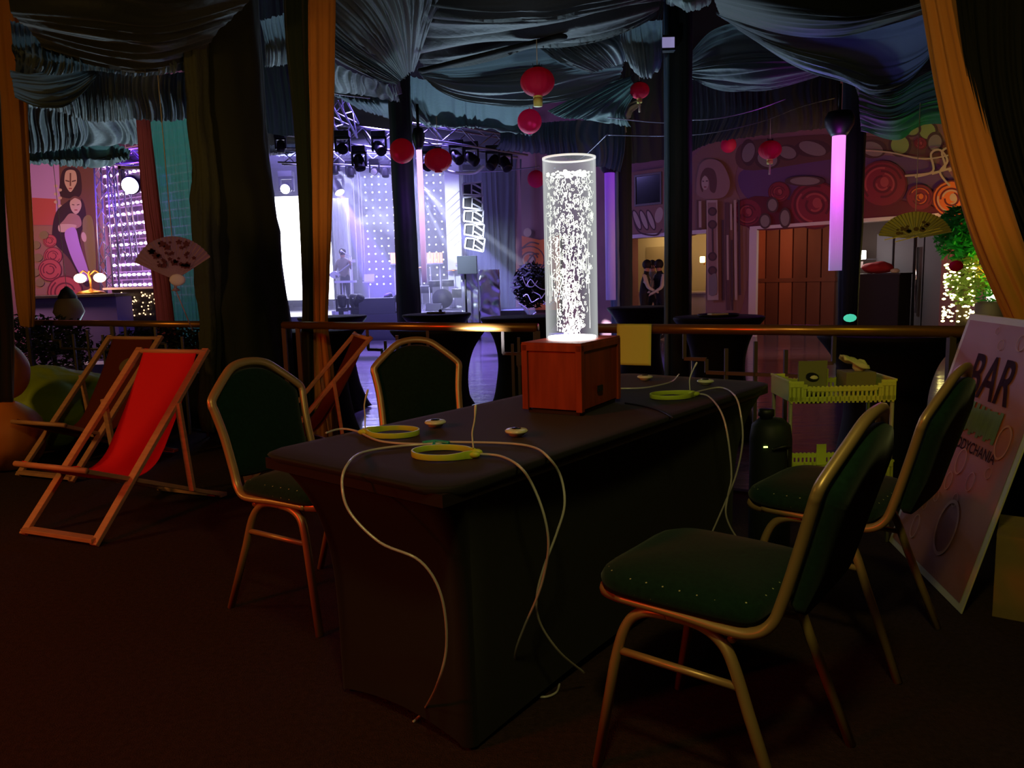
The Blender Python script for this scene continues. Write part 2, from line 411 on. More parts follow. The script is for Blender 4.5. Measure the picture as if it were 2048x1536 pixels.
# --- painting on that wall (swirling roses, pebbles and a tall robed figure), thin paint layers
PAINT = {'rose': (132, 42, 56), 'rose_dark': (100, 34, 46), 'rose_light': (168, 74, 76), 'violet': (100, 66, 108), 'pebble': (134, 118, 114),
         'pebble_green': (140, 150, 84), 'outline': (80, 52, 54), 'skin_tone': (150, 112, 104), 'orange': (214, 108, 50), 'tan': (140, 100, 88), 'cream': (184, 156, 140), 'brown': (100, 64, 60),
         'lilac': (170, 130, 190), 'olive': (120, 104, 70), 'hair_dark': (50, 26, 40)}
PK = list(PAINT)
for k in PK: mat('paint_' + k, PAINT[k], .85)
PM = ['paint_' + k for k in PK]
class Mural:
    def __init__(s, fn, nrm): s.mb = MB(); s.fn = fn; s.n = nrm; s.l = 0
    def poly(s, P, col, smooth=6):
        P = [Vector((p[0], p[1], 0)) for p in P]
        if smooth: P = cat(P, smooth, True)
        s.l += 1; off = -.004 - .0006 * s.l
        s.mb.slot(PK.index(col)).prism([s.fn(p.x, p.y, off) for p in P], s.n * .004); return s
    def ell(s, x, y, rx, ry, col, a=0, n=20):
        c, d = math.cos(a), math.sin(a)
        return s.poly([(x + rx * math.cos(2 * PI * i / n) * c - ry * math.sin(2 * PI * i / n) * d, y + rx * math.cos(2 * PI * i / n) * d + ry * math.sin(2 * PI * i / n) * c) for i in range(n)], col, 0)
    def line(s, P, w, col):
        P = cat([Vector((p[0], p[1], 0)) for p in P], 6); L = []; R = []
        for i, p in enumerate(P):
            t = P[min(i + 1, len(P) - 1)] - P[max(i - 1, 0)]; t = t.normalized() if t.length else Vector((1, 0, 0)); q = Vector((-t.y, t.x, 0)) * (w / 2)
            L.append(p + q); R.append(p - q)
        s.l += 1; off = -.004 - .0006 * s.l; s.mb.slot(PK.index(col))
        for i in range(len(P) - 1):
            s.mb.prism([s.fn(v.x, v.y, off) for v in (L[i], L[i + 1], R[i + 1], R[i])], s.n * .004)
        return s
    def rose(s, x, y, r, c1='rose', c2='rose_dark', c3='rose_light', a=0.0):
        s.ell(x, y, r, r * .95, c2); s.ell(x, y, r * .92, r * .87, c1)
        for k, (q, st, ln) in enumerate(((.78, .4, 3.6), (.55, 2.6, 3.4), (.34, 4.6, 4.4))):
            s.line([(x + q * r * math.cos(a + st + ln * i / 7), y + q * r * .95 * math.sin(a + st + ln * i / 7)) for i in range(8)], r * .09, c2)
            s.line([(x + (q - .1) * r * math.cos(a + st + .3 + ln * .6 * i / 7), y + (q - .1) * r * .95 * math.sin(a + st + .3 + ln * .6 * i / 7)) for i in range(8)], r * .07, c3)
        s.ell(x + r * .08, y - r * .08, r * .17, r * .2, c3); return s
M1 = Mural(onw, WN * -1)
M1.poly([(1380, 330), (1430, 285), (1480, 300), (1470, 370), (1500, 460), (1480, 625), (1415, 625), (1415, 470), (1380, 465)], 'tan')
M1.poly([(1480, 345), (1560, 325), (1660, 318), (1760, 310), (1880, 330), (1900, 380), (1780, 400), (1600, 410), (1500, 400)], 'violet')
M1.poly([(1480, 290), (1560, 275), (1700, 270), (1900, 290), (1900, 318), (1760, 306), (1640, 322), (1490, 340)], 'brown')
for (x, y, rx, ry, c) in ((1497, 305, 12, 20, 'pebble'), (1535, 318, 20, 16, 'pebble'), (1575, 305, 18, 12, 'pebble'), (1625, 297, 28, 13, 'pebble'), (1745, 298, 22, 14, 'pebble'), (1800, 290, 18, 18, 'pebble_green'),
                      (1855, 262, 16, 16, 'pebble_green'), (1822, 258, 16, 12, 'pebble_green'), (1870, 285, 13, 16, 'pebble'), (1910, 270, 16, 14, 'pebble'), (1700, 300, 14, 12, 'pebble')):
    M1.ell(x, y, rx * 1.3, ry * 1.35, 'outline'); M1.ell(x, y, rx, ry, c, .3)
M1.rose(1841, 287, 13)
M1.poly([(1500, 395), (1600, 400), (1720, 380), (1800, 400), (1900, 420), (1960, 440), (1960, 470), (1800, 440), (1660, 450), (1500, 458)], 'rose_dark')
M1.rose(1495, 425, 30); M1.rose(1558, 384, 22); M1.rose(1630, 410, 52, a=1); M1.rose(1765, 368, 50, a=2); M1.rose(1690, 420, 26)
M1.rose(1840, 395, 28, 'rose', 'rose_dark', 'orange', 3); M1.rose(1903, 398, 40, 'orange', 'rose_dark', 'cream', .5); M1.rose(1965, 372, 36, 'orange', 'rose_dark', 'cream', 1.5)
for (x, y, rx, ry) in ((1530, 442, 9, 12), (1570, 436, 9, 16), (1610, 362, 30, 8), (1545, 410, 9, 12)): M1.ell(x, y, rx * 1.35, ry * 1.3, 'outline'); M1.ell(x, y, rx, ry, 'pebble')
for k in range(3): M1.line([(1830 + k * 34, 354 - k * 6), (1866 + k * 24, 342 - k * 6), (1862 + k * 22, 308 - k * 4), (1880 + k * 22, 300 - k * 4), (1895 + k * 20, 322 - k * 4), (1880 + k * 26, 345 - k * 4), (1900 + k * 30, 372)], 4, 'cream')
M1.line([(1720, 300), (1780, 305), (1850, 318), (1920, 305)], 3, 'cream'); M1.line([(1810, 352), (1870, 345), (1940, 325)], 4, 'cream')
# robed figure with bars
M1.poly([(1392, 375), (1400, 330), (1420, 318), (1445, 328), (1460, 365), (1450, 392), (1420, 398), (1398, 392)], 'skin_tone')
M1.poly([(1402, 350), (1412, 336), (1428, 340), (1434, 362), (1430, 385), (1420, 380), (1418, 360), (1408, 352), (1406, 384), (1400, 370)], 'brown')
M1.ell(1410, 366, 7, 14, 'cream'); M1.line([(1405, 362), (1408, 363)], 2, 'outline'); M1.line([(1412, 362), (1416, 362)], 2, 'outline'); M1.line([(1408, 374), (1413, 374)], 2, 'rose')
for (x, y0, y1, w, c) in ((1398, 400, 460, 9, 'brown'), (1400, 402, 455, 5, 'cream'), (1424, 400, 600, 22, 'cream'), (1424, 405, 590, 17, 'skin_tone'), (1455, 405, 620, 7, 'brown'), (1462, 408, 460, 4, 'cream'), (1455, 470, 560, 4, 'cream'), (1470, 400, 600, 5, 'cream'), (1464, 480, 620, 3, 'outline'), (1446, 440, 600, 4, 'outline'), (1478, 400, 590, 4, 'outline')):
    M1.line([(x, y0), (x + (y1 - y0) * .01, y1)], w, c)
for y in (423, 449, 513, 541): M1.ell(1425, y, 9, 9, 'outline'); M1.ell(1425, y, 6, 6, 'brown')
M1.line([(1425, 458), (1426, 506)], 3, 'outline'); M1.poly([(1418, 558), (1432, 548), (1434, 585), (1420, 590)], 'pebble')
# lettering-like curls between window and passage, left part
M1.poly([(1262, 345), (1330, 335), (1330, 465), (1262, 468)], 'tan', 0)
M1.line([(1268, 420), (1270, 448), (1282, 466), (1312, 470), (1324, 458)], 3, 'outline')
for k in range(3): M1.ell(1274 + k * 14, 440, 7, 22, 'outline', -.35); M1.ell(1274 + k * 14, 440, 4.6, 19, 'cream', -.35)
M1.ell(1318, 430, 8, 16, 'cream', .2)
M1.poly([(1036, 470), (1080, 480), (1120, 470), (1120, 620), (1036, 620)], 'orange', 0)
M1.rose(1060, 520, 30, 'orange', 'brown', 'cream'); M1.ell(1055, 465, 8, 9, 'cream'); M1.line([(1040, 500), (1060, 485), (1078, 488)], 3, 'brown'); M1.line([(1044, 540), (1066, 510), (1078, 508)], 3, 'brown')
M1.mb.build('mural_painting', PM, MW, True)
m = MB(); a, b = ws(1278), ws(1326); zb, zt = wz(1300, 407), wz(1300, 352)
wbox(m, a - .04, b + .04, zb - .05, zb, -.12, 0); wbox(m, a - .04, b + .04, zt, zt + .05, -.12, 0); wbox(m, a - .04, a, zb, zt, -.12, 0); wbox(m, b, b + .04, zb, zt, -.12, 0)
m.slot(1); wbox(m, a, b, zb, zt, -.10, -.09); struct(m.build('window_1', ['iron', 'dark_glass']))

# --- painted wall on the left, behind the bar
LY = 17.0
def onl(px, py, off=0.0): return at(px, py, LY + off)
xl0, xl1 = at(-40, 500, LY).x, at(206, 500, LY).x
m = MB(); m.box(((xl0 + xl1) / 2 - 1.5, LY + .15, 2.6), (xl1 - xl0 + 3, .3, 6.0)); LW = struct(m.build('wall_bar', 'mural_ground'))
M2 = Mural(onl, Vector((0, -1, 0)))
M2.poly([(55, 325), (118, 328), (128, 450), (60, 450)], 'lilac', 0); M2.poly([(60, 452), (128, 452), (128, 590), (60, 590)], 'tan', 0)
M2.poly([(58, 395), (112, 398), (112, 450), (60, 450)], 'rose_light', 0)
M2.poly([(118, 326), (190, 326), (205, 590), (128, 590)], 'brown', 0)
M2.poly([(122, 352), (132, 336), (152, 336), (162, 352), (160, 392), (122, 392)], 'hair_dark')
M2.poly([(133, 342), (150, 342), (154, 362), (148, 376), (141, 384), (134, 376), (129, 362)], 'cream')
M2.line([(141, 346), (141, 372)], 3, 'brown'); M2.line([(131, 361), (139, 363)], 2.4, 'outline'); M2.line([(144, 363), (152, 361)], 2.4, 'outline'); M2.line([(138, 377), (144, 377)], 2, 'rose')
for k in range(6): M2.ell(112 + (k % 2) * 8, 372 + k * 8, 4, 3, 'cream')
M2.poly([(104, 470), (112, 425), (136, 402), (150, 392), (166, 402), (172, 440), (160, 480), (180, 560), (168, 570), (140, 520), (112, 490)], 'hair_dark')
M2.poly([(140, 405), (148, 396), (160, 400), (163, 412), (158, 424), (151, 428), (143, 420)], 'cream')
M2.line([(144, 409), (149, 410)], 1.6, 'outline'); M2.line([(154, 410), (159, 409)], 1.6, 'outline'); M2.line([(149, 420), (155, 420)], 1.8, 'rose'); M2.line([(140, 400), (150, 394), (162, 399)], 4, 'brown')
M2.poly([(128, 440), (140, 427), (158, 432), (163, 450), (150, 458), (132, 462), (122, 462), (118, 452)], 'skin_tone'); M2.poly([(118, 450), (135, 448), (152, 450), (150, 456), (130, 464), (118, 462)], 'cream')
M2.poly([(130, 464), (150, 456), (160, 490), (178, 548), (170, 562), (150, 530), (136, 495)], 'lilac'); M2.poly([(166, 440), (186, 440), (192, 540), (182, 548), (170, 500)], 'olive')
M2.ell(168, 474, 5, 10, 'cream', -.2)
M2.rose(100, 482, 14, c1='rose_light'); M2.rose(106, 512, 19, c1='rose_light'); M2.rose(100, 540, 24, c1='rose_light'); M2.rose(130, 585, 36, c1='rose_light')
for (x, y) in ((72, 490), (76, 515), (70, 545), (80, 565), (88, 470)): M2.ell(x, y, 9, 8, 'olive')
M2.mb.build('mural_painting', PM, LW, True)

# --- brick wall with rows of small lamps, from the bar towards the stage
B0, B1 = at(196, 500, 17.6), at(470, 500, 14.9); B0.z = B1.z = 0
bd = (B1 - B0); BL = bd.length; bd.normalize(); bn = Vector((bd.y, -bd.x, 0))
me = bpy.data.meshes.new('wall_brick'); me.from_pydata([tuple(B0 + Vector((0, 0, ZL))), tuple(B1 + Vector((0, 0, ZL))), tuple(B1 + Vector((0, 0, 5.8))), tuple(B0 + Vector((0, 0, 5.8))),
    tuple(B0 - bn * .2 + Vector((0, 0, ZL))), tuple(B1 - bn * .2 + Vector((0, 0, ZL))), tuple(B1 - bn * .2 + Vector((0, 0, 5.8))), tuple(B0 - bn * .2 + Vector((0, 0, 5.8)))], [], [(0, 1, 2, 3), (7, 6, 5, 4), (0, 4, 5, 1), (1, 5, 6, 2), (2, 6, 7, 3), (3, 7, 4, 0)])
uv = me.uv_layers.new(name='uv')
for l in me.loops:
    p = me.vertices[l.vertex_index].co; uv.data[l.index].uv = ((Vector((p.x, p.y, 0)) - B0).dot(bd), p.z)
me.materials.append(MATS['brick']); ob = bpy.data.objects.new('wall_brick', me); COL.objects.link(ob); struct(ob)

# --- balustrade
def rail_section(k0, k1, label, bays, post_ks):
    o = empty('balustrade', RP(k0), label, 'railing', 'brass-topped balustrade sections')
    m = MB(); m.tube([RP(k0, .9), RP(k1, .9)], .027, 12); m.build('handrail', 'brass', o, True)
    for k in post_ks:
        m = MB(); m.beam(RP(k, -.02), RP(k, .88), .03, .03); m.build('post', 'iron', o, True)
    for (a, b) in bays:                       # stepped square ironwork hanging from the rail
        L = b - a; m = MB(); w = .018
        path = [(a, .9), (a, .74), (a + .12, .74), (a + .12, .67), (b - .12, .67), (b - .12, .74), (b, .74), (b, .9)]
        for p, q in zip(path[:-1], path[1:]): m.beam(RP(p[0], p[1]), RP(q[0], q[1]), w, w)
        m.build('stepped_bar', 'iron', o, True)
        for i, f in enumerate((.3, .5, .7)):
            m = MB(); t = a + L * f; m.beam(RP(t, -.02), RP(t, .80 + (.04 if i == 1 else 0)), w, w); m.build('upright', 'iron', o, True)
    return o
ka, kb, kc, kd, ke, kf = rk(62), rk(436), rk(572), rk(1078), rk(1196), rk(1935)
rail_section(ka, kb, 'brass-topped balustrade behind the two front deck chairs, left of the draped pillar', [(ka + .4, ka + 1.5), (ka + 1.9, ka + 3.0)], [ka, (ka + kb) / 2, kb])
rail_section(kc, kd, 'brass-topped balustrade behind the deck chair seen from behind and the chair behind the table', [(rk(738), rk(858)), (rk(1008), rk(1072))], [kc, rk(600), kd])
rail_section(ke, kf, 'brass-topped balustrade right of the bubble tube, with a yellow paper over it', [(rk(1372), rk(1672))], [ke, rk(1908)])
m = MB(); pk0, pk1 = rk(1242), rk(1310)
def paper(u, v):
    k = pk0 + (pk1 - pk0) * u; t = v
    z = .93 - abs(t - .12) * .26 if t > .12 else .93 - (.12 - t) * .5
    return RP(k, z, -.036 - .004 * math.sin(u * 5) - .012 * (t - .1) + (.07 if t < .06 else 0))
m.grid(paper, 10, 16); tag(m.build('paper_notice', 'yellow_paper', solid=.001), 'plain yellow paper sheet hanging over the brass rail beside the bubble tube', 'paper')

# ================================================================== FURNITURE
def fabric_pad(outline, thick, crown, name, m, parent, inset=.02, M=None):
    """padded panel: closed outline in the local xy plane, domed on both faces"""
    P = cat([Vector((x, y, 0)) for x, y in outline], 6, True); c = sum(P, Vector()) / len(P); n = len(P)
    mb = MB(); rings = [(.02, crown), (.45, crown * .95), (.8, crown * .6), (.96, crown * .15), (1, -.012), (.985, -thick), (.5, -thick - .002), (.02, -thick - .002)]
    V = []
    for (s, z) in rings: V += [(c.x + (p.x - c.x) * s, c.y + (p.y - c.y) * s, z) for p in P]
    F = [(i * n + k, i * n + (k + 1) % n, (i + 1) * n + (k + 1) % n, (i + 1) * n + k) for i in range(len(rings) - 1) for k in range(n)]
    F += [tuple(range(n)), tuple((len(rings) - 1) * n + k for k in range(n - 1, -1, -1))]
    mb.add(V, F, True, M); return mb.build(name, m, parent)

def banquet_chair(label, loc, rz):
    o = empty('banquet_chair', loc, label, 'chair', 'gold-framed banquet chairs', rz)
    # side frames: one bent tube each, from front foot over to rear foot
    for s in (1, -1):
        w = s * .224; wt = s * .2
        for nm, pts in (('leg', [(.212, w, .0), (.166, wt * 1.06, .28), (.148, wt * 1.03, .355), (.125, wt, .40), (.085, wt, .425), (.03, wt, .432)]),
                        ('leg', [(-.266, w, .0), (-.165, wt * 1.05, .26), (-.13, wt * 1.03, .355), (-.10, wt, .40), (-.05, wt, .428), (.03, wt, .432)])):
            m = MB(); pp = [Vector(pts[0])] + [Vector(q) for q in cat(pts[1:], 6)]; m.tube(pp, .0150, 10, flat=.85); m.build(nm, 'gold_tube', o)
        m = MB(); m.tube([(.160, wt * 1.05, .315), (-.145, wt * 1.05, .315)], .0095, 8); m.build('stretcher', 'gold_tube', o)
    m = MB(); m.tube([(.08, -.2, .43), (.08, .2, .43)], .010, 8); m.tube([(-.12, -.2, .415), (-.12, .2, .415)], .010, 8); m.build('cross_bar', 'gold_tube', o)
    # back frame: flat tube that hugs the seat, rises and closes in a crown
    def side(s): return [(.16, .205 * s, .446), (0, .21 * s, .446), (-.10, .21 * s, .440), (-.165, .205 * s, .442), (-.205, .198 * s, .470), (-.228, .194 * s, .53), (-.262, .198 * s, .65), (-.288, .210 * s, .742), (-.296, .214 * s, .768), (-.304, .203 * s, .793), (-.330, .130 * s, .857), (-.344, .075 * s, .894)]
    pts = side(1) + [(-.35, 0, .906)] + side(-1)[::-1]
    m = MB(); m.tube(cat(pts, 6), .0172, 10, flat=.75); m.build('back_frame', 'gold_tube', o)
    m = MB(); m.tube(cat([(.16, .205, .446), (.205, .19, .446), (.222, .15, .446), (.226, 0, .446), (.222, -.15, .446), (.205, -.19, .446), (.16, -.205, .446)], 6), .010, 8, flat=1.6); m.build('seat_rim', 'gold_tube', o)
    seat = [(.235, 0), (.235, .12), (.222, .18), (.17, .222), (.05, .228), (-.10, .222), (-.165, .205), (-.185, .14), (-.19, 0), (-.185, -.14), (-.165, -.205), (-.10, -.222), (.05, -.228), (.17, -.222), (.222, -.18), (.235, -.12)]
    fabric_pad(seat, .034, .034, 'seat', 'green_dotted_fabric', o, M=Matrix.Translation((0, 0, .490)))
    # back pad in the plane of the frame
    tilt = math.atan2(.125, .45); org = Vector((-.232, 0, .49))
    ux = Vector((0, 1, 0)); uy = Vector((-math.sin(tilt), 0, math.cos(tilt))); uz = ux.cross(uy)
    Mx = Matrix(((ux.x, uy.x, uz.x, org.x), (ux.y, uy.y, uz.y, org.y), (ux.z, uy.z, uz.z, org.z), (0, 0, 0, 1)))
    bo = [(0, .0), (.10, .0), (.172, .012), (.183, .06), (.188, .16), (.200, .255), (.203, .278), (.193, .305), (.125, .366), (.065, .399), (0, .408)]
    bo = bo + [(-x, y) for x, y in bo[1:-1]][::-1]
    fabric_pad(bo, .030, .020, 'backrest', 'green_fabric', o, M=Mx)
    return o
banquet_chair('nearest green banquet chair, right foreground, its dotted seat in full view', (.49, 1.82, 0), 2.47)
banquet_chair('green banquet chair between the nearest chair and the leaning BAR board', (1.053, 2.466, 0), 2.414)
banquet_chair('green banquet chair at the left end of the black table, beside the red deck chair', (-.738, 2.832, 0), -.585)
banquet_chair('green banquet chair behind the black table, in front of the bright floor', (-.375, 3.55, 0), -1.25)

# --- long table in a stretch cover
TU, TV, TO, TH = Vector((.6323, .7747, 0)), Vector((-.7747, .6323, 0)), Vector((-.159, 1.646, 0)), .745
TL, TW = 1.964, .72
def tp(l, w, z=TH): return TO + TU * l + TV * w + Vector((0, 0, z))
tbl = empty('table', tp(TL / 2, TW / 2, 0), 'long rectangular table under a tight black stretch cover', 'table')
for (l, w) in ((.23, .15), (.23, TW - .15), (TL - .23, .15), (TL - .23, TW - .15)):
    m = MB(); m.tube([tp(l, w, .0), tp(l, w, TH - .04)], .014, 8); m.build('leg', 'black_metal', tbl, True)
m = MB(); m.prism([tp(.02, .02, TH - .045), tp(TL - .02, .02, TH - .045), tp(TL - .02, TW - .02, TH - .045), tp(.02, TW - .02, TH - .045)], (0, 0, .03)); m.build('table_top', 'dark_plinth', tbl, True)
def cover_ring(t):
    g = 1 - (1 - t) ** 4.6; ci = [.16 * g, .095 * g]; r = .05 * (1 - g) + .035
    z = (TH - .004) * (1 - t) + .012 * t
    cs = [(ci[0], ci[1]), (TL - ci[0], ci[1]), (TL - ci[0], TW - ci[1]), (ci[0], TW - ci[1])]
    out = []; bow = .05 * math.sin(PI * min(1, t * 1.05)) + .012 * t
    for i in range(4):
        a = cs[i]; b = cs[(i + 1) % 4]; cx, cy = TL / 2, TW / 2
        dx, dy = ((1, 0), (0, 1), (-1, 0), (0, -1))[i]; nx, ny = ((0, 1), (-1, 0), (0, -1), (1, 0))[i]
        L = abs((b[0] - a[0]) * dx + (b[1] - a[1]) * dy); N = 24
        for k in range(N):
            s = k / N; f = r / L; s2 = f + (1 - 2 * f) * s
            bb = (bow if i % 2 == 0 else bow * .55) * math.sin(PI * s2) ** .8
            zz = z + .03 * t ** 4 * math.sin(PI * s2)
            out.append(tp(a[0] + dx * s2 * L + nx * bb, a[1] + dy * s2 * L + ny * bb, zz))
        for k in range(4):                       # round the corner
            th = PI / 2 * (k + .5) / 4; ex, ey = dx, dy
            c0x, c0y = b[0] - dx * r + nx * r, b[1] - dy * r + ny * r
            out.append(tp(c0x - nx * r * math.cos(th) + dx * r * math.sin(th), c0y - ny * r * math.cos(th) + dy * r * math.sin(th), z))
    return out
m = MB(); rings = []
base = cover_ring(0); cen = sum(base, Vector()) / len(base)
for s in (.0, .5, .9, .985): rings.append([cen + (p - cen) * s + Vector((0, 0, .004)) for p in base])
for i in range(0, 31): rings.append(cover_ring(i / 30))
n = len(base); V = [p for r in rings for p in r]
m.add(V, [(i * n + k, i * n + (k + 1) % n, (i + 1) * n + (k + 1) % n, (i + 1) * n + k) for i in range(len(rings) - 1) for k in range(n)], True)
m.build('stretch_cover', 'black_spandex', tbl, True)

# --- round bar tables in stretch covers on the hall floor
def cocktail_mesh():
    def md(a, z): return 1 + (.16 * (math.cos(4 * a) ** 2) * max(0, 1 - (z / .3)) if z < .3 else 0)
    prof = [(.36, .02), (.33, .10), (.285, .28), (.25, .48), (.235, .62), (.245, .76), (.285, .90), (.345, 1.0), (.392, 1.06), (.402, 1.08), (.40, 1.092), (.39, 1.096), (.2, 1.096), (.01, 1.096)]
    P = [Vector((r, 0, z)) for r, z in prof]; P2 = cat(P[:-3], 4) + P[-3:]
    m = MB(); m.lathe([(p.x, p.z) for p in P2], n=40, mod=md); return m
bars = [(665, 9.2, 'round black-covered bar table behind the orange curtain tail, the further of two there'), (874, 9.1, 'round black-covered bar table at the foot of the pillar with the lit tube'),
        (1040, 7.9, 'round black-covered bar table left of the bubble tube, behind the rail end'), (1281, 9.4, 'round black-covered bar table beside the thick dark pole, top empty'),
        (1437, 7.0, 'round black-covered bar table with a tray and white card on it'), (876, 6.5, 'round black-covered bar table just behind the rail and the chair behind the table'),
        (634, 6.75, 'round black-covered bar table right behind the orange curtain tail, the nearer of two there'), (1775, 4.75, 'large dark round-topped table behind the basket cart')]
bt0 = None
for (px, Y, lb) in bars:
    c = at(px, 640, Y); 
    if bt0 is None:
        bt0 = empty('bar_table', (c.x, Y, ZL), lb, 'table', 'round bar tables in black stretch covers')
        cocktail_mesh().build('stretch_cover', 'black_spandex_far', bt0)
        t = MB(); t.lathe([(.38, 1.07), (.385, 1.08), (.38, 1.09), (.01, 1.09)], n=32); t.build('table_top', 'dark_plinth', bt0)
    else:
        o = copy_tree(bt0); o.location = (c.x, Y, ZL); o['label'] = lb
# ================================================================== ON THE TABLE
BC = Vector((math.cos(1.037), math.sin(1.037), 0)); AB = Vector((BC.y, -BC.x, 0))
bt = empty('bubble_lamp', (.2133, 2.694, TH + .001), 'clear bubble tube lamp glowing white on its mahogany box on the table', 'lamp', rz=math.atan2(AB.y, AB.x))
m = MB(); hx, hy, H = .111, .163, .222
m.box((0, 0, .012 + H / 2), (2 * hx - .012, 2 * hy - .012, H - .01))
for sx in (-1, 1):
    for sy in (-1, 1): m.box((sx * (hx - .010), sy * (hy - .010), .012 + H / 2), (.022, .022, H))
for sy in (-1, 1): m.box((0, sy * (hy - .006), .012 + H - .012), (2 * hx, .014, .022))
for sx in (-1, 1): m.box((sx * (hx - .006), 0, .012 + H - .012), (.014, 2 * hy, .022))
m.box((0, 0, .012 + H), (2 * hx, 2 * hy, .012)); m.build('box', 'mahogany', bt, bevel=.0015)
m = MB(); m.box((0, 0, .006), (2 * hx - .03, 2 * hy - .03, .012)); m.build('plinth', 'dark_plinth', bt)
m = MB(); m.box((hx + .002, -.02, .075), (.006, .035, .02)); m.build('switch', 'black_rubber', bt)
tz = .012 + H + .006; TR = .0895
m = MB(); m.lathe([(TR, tz), (TR, tz + .610), (TR - .004, tz + .610), (TR - .004, tz)], n=64, cap=False); tb = m.build('acrylic_tube', 'clear_acrylic', bt)
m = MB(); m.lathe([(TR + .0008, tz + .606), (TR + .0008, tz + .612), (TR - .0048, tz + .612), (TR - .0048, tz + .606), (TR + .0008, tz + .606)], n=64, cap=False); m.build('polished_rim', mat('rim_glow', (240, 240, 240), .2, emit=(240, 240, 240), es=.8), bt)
m = MB(); m.lathe([(TR - .002, tz + .01), (TR - .002, tz + .555)], n=48, cap=False); m.build('water', 'still_water', bt)
m = MB(); m.lathe([(.01, tz + .004), (TR - .006, tz + .004), (TR - .006, tz + .010), (.01, tz + .010)], n=48); m.build('light_disc', 'led_disc', bt)
rnd = random.Random(3); MATS['bubble_white'].node_tree.nodes['Principled BSDF'].inputs['Emission Strength'].default_value = 1.25  # bubbles glow themselves, in place of the lamp light they scatter
m = MB()
for i in range(1050):
    z = tz + .015 + .535 * rnd.random(); h = (z - tz) / .58
    rr = (.034 + .038 * min(1, h * 1.6)) * math.sqrt(rnd.random()) * 1.22; rr = min(rr, TR - .014); a = rnd.random() * 2 * PI
    s = rnd.uniform(.0012, .0034) * (1.3 if rnd.random() < .1 else 1)
    p = Vector((rr * math.cos(a), rr * math.sin(a), z))
    q_ = rnd.random()
    if q_ < .18: m.ball(p, s, (1, 1, rnd.uniform(.6, 1.1)), 8)
    elif q_ < .62:                           # bright rims of flattened bubbles
        R_ = rnd.uniform(.0025, .0065); b_ = rnd.random() * PI; w_ = rnd.uniform(.5, 1.1)
        m.tube([p + Vector((R_ * math.cos(t) * math.cos(b_), R_ * math.cos(t) * math.sin(b_), R_ * w_ * math.sin(t))) for t in [2 * PI * k / 9 for k in range(9)]], .0008, 5, closed=True)
    else:                                    # wobbling bubble trails bending as they rise
        L = rnd.uniform(.008, .024); q = [p]
        for k in range(4): q.append(q[-1] + Vector((rnd.uniform(-1, 1) * .004, rnd.uniform(-1, 1) * .004, L / 4)))
        m.tube(q, s * .55, 5)
for i in range(70):
    a = rnd.random() * 2 * PI; rr = (TR - .012) * math.sqrt(rnd.random()); m.ball((rr * math.cos(a), rr * math.sin(a), tz + .555 + rnd.uniform(-.006, .006)), rnd.uniform(.003, .008), (1, 1, .7), 10)
for i in range(16):
    a = rnd.random() * 2 * PI; z = tz + rnd.uniform(.02, .2)
    m.tube([((TR - .007) * math.cos(a), (TR - .007) * math.sin(a), z), ((TR - .007) * math.cos(a + .02), (TR - .007) * math.sin(a + .02), z + rnd.uniform(.05, .35))], .0007, 5)
tag(m.build('bubbles', 'bubble_white', bt), kind='stuff')

def headset(label, c, rz, tip):
    o = empty('breathing_headset', c, label, 'headset', 'yellow-green breathing headsets on the table', rz)
    R1, R2 = .078, .062; N = 40; P = []
    for i in range(N + 1):
        a = .22 + (2 * PI - .44) * i / N; P.append(Vector((R1 * math.cos(a), R2 * math.sin(a), .011)))
    P[0] += Vector((.012, 0, 0)); P[-1] += Vector((.014, 0, 0))
    m = MB(); V = []; F = []
    for i, p in enumerate(P):
        t = (P[min(i + 1, N)] - P[max(i - 1, 0)]).normalized(); q = Vector((-t.y, t.x, 0)); e = min(i, N - i) / 6; hh = .0078 + .003 * max(0, 1 - e)
        for (u, v) in ((-1, -1), (1, -1), (1.0, 1), (-1, 1)): V.append(p + q * (u * .0025) + Vector((0, 0, v * hh)))
    for i in range(N):
        for k in range(4): l = (k + 1) % 4; F.append((i * 4 + k, i * 4 + l, i * 4 + 4 + l, i * 4 + 4 + k))
    F += [(0, 1, 2, 3), (N * 4 + 3, N * 4 + 2, N * 4 + 1, N * 4)]
    m.add(V, F, True); m.build('head_band', 'neon_plastic', o, bevel=.001)
    m = MB(); m.ball(P[0] + Vector((.004, 0, 0)), .0115, (1.5, .8, .8), 12); m.build('ear_hook', 'neon_plastic', o)
    m = MB(); m.ball(P[-1] + Vector((.004, 0, 0)), .011, (1.5, .8, .8), 12); m.build('ear_hook', 'neon_plastic', o)
    m = MB(); pts = cat([P[0] + Vector((-.004, 0, .01)), P[0] + Vector((-.006, 0, .05)), P[0] + Vector((tip[0] * .3, tip[1] * .3, .085)), P[0] + Vector((tip[0], tip[1], tip[2]))], 6)
    m.tube(pts, [.0022] * (len(pts) - 5) + [.0026, .0032, .0036, .0034, .0026], 8); m.build('nasal_tube', 'white_plastic', o)
    return o
headset('yellow-green breathing headset at the table corner nearest the camera, its white tube standing up', on(883, 913, TH), -.25, (.006, 0, .125))
headset('yellow-green breathing headset at the left end of the table, behind the front one', on(787, 871, TH), 2.9, (-.02, .0, .13))
headset('yellow-green breathing headset on the far part of the table, right of the wooden box', on(1342, 796, TH), .25, (.022, -.004, .115))
def puck(c, label):
    o = empty('control_puck', c, label, 'puck', 'round control pucks on the table')
    m = MB(); m.lathe([(.018, 0), (.022, .002), (.024, .007), (.033, .011), (.034, .015), (.030, .019), (.018, .021), (.001, .0215)], n=28); m.build('body', 'puck', o)
    m = MB(); m.lathe([(.015, .0205), (.013, .0235), (.001, .0245)], n=20); m.build('knob', 'dark_glass', o)
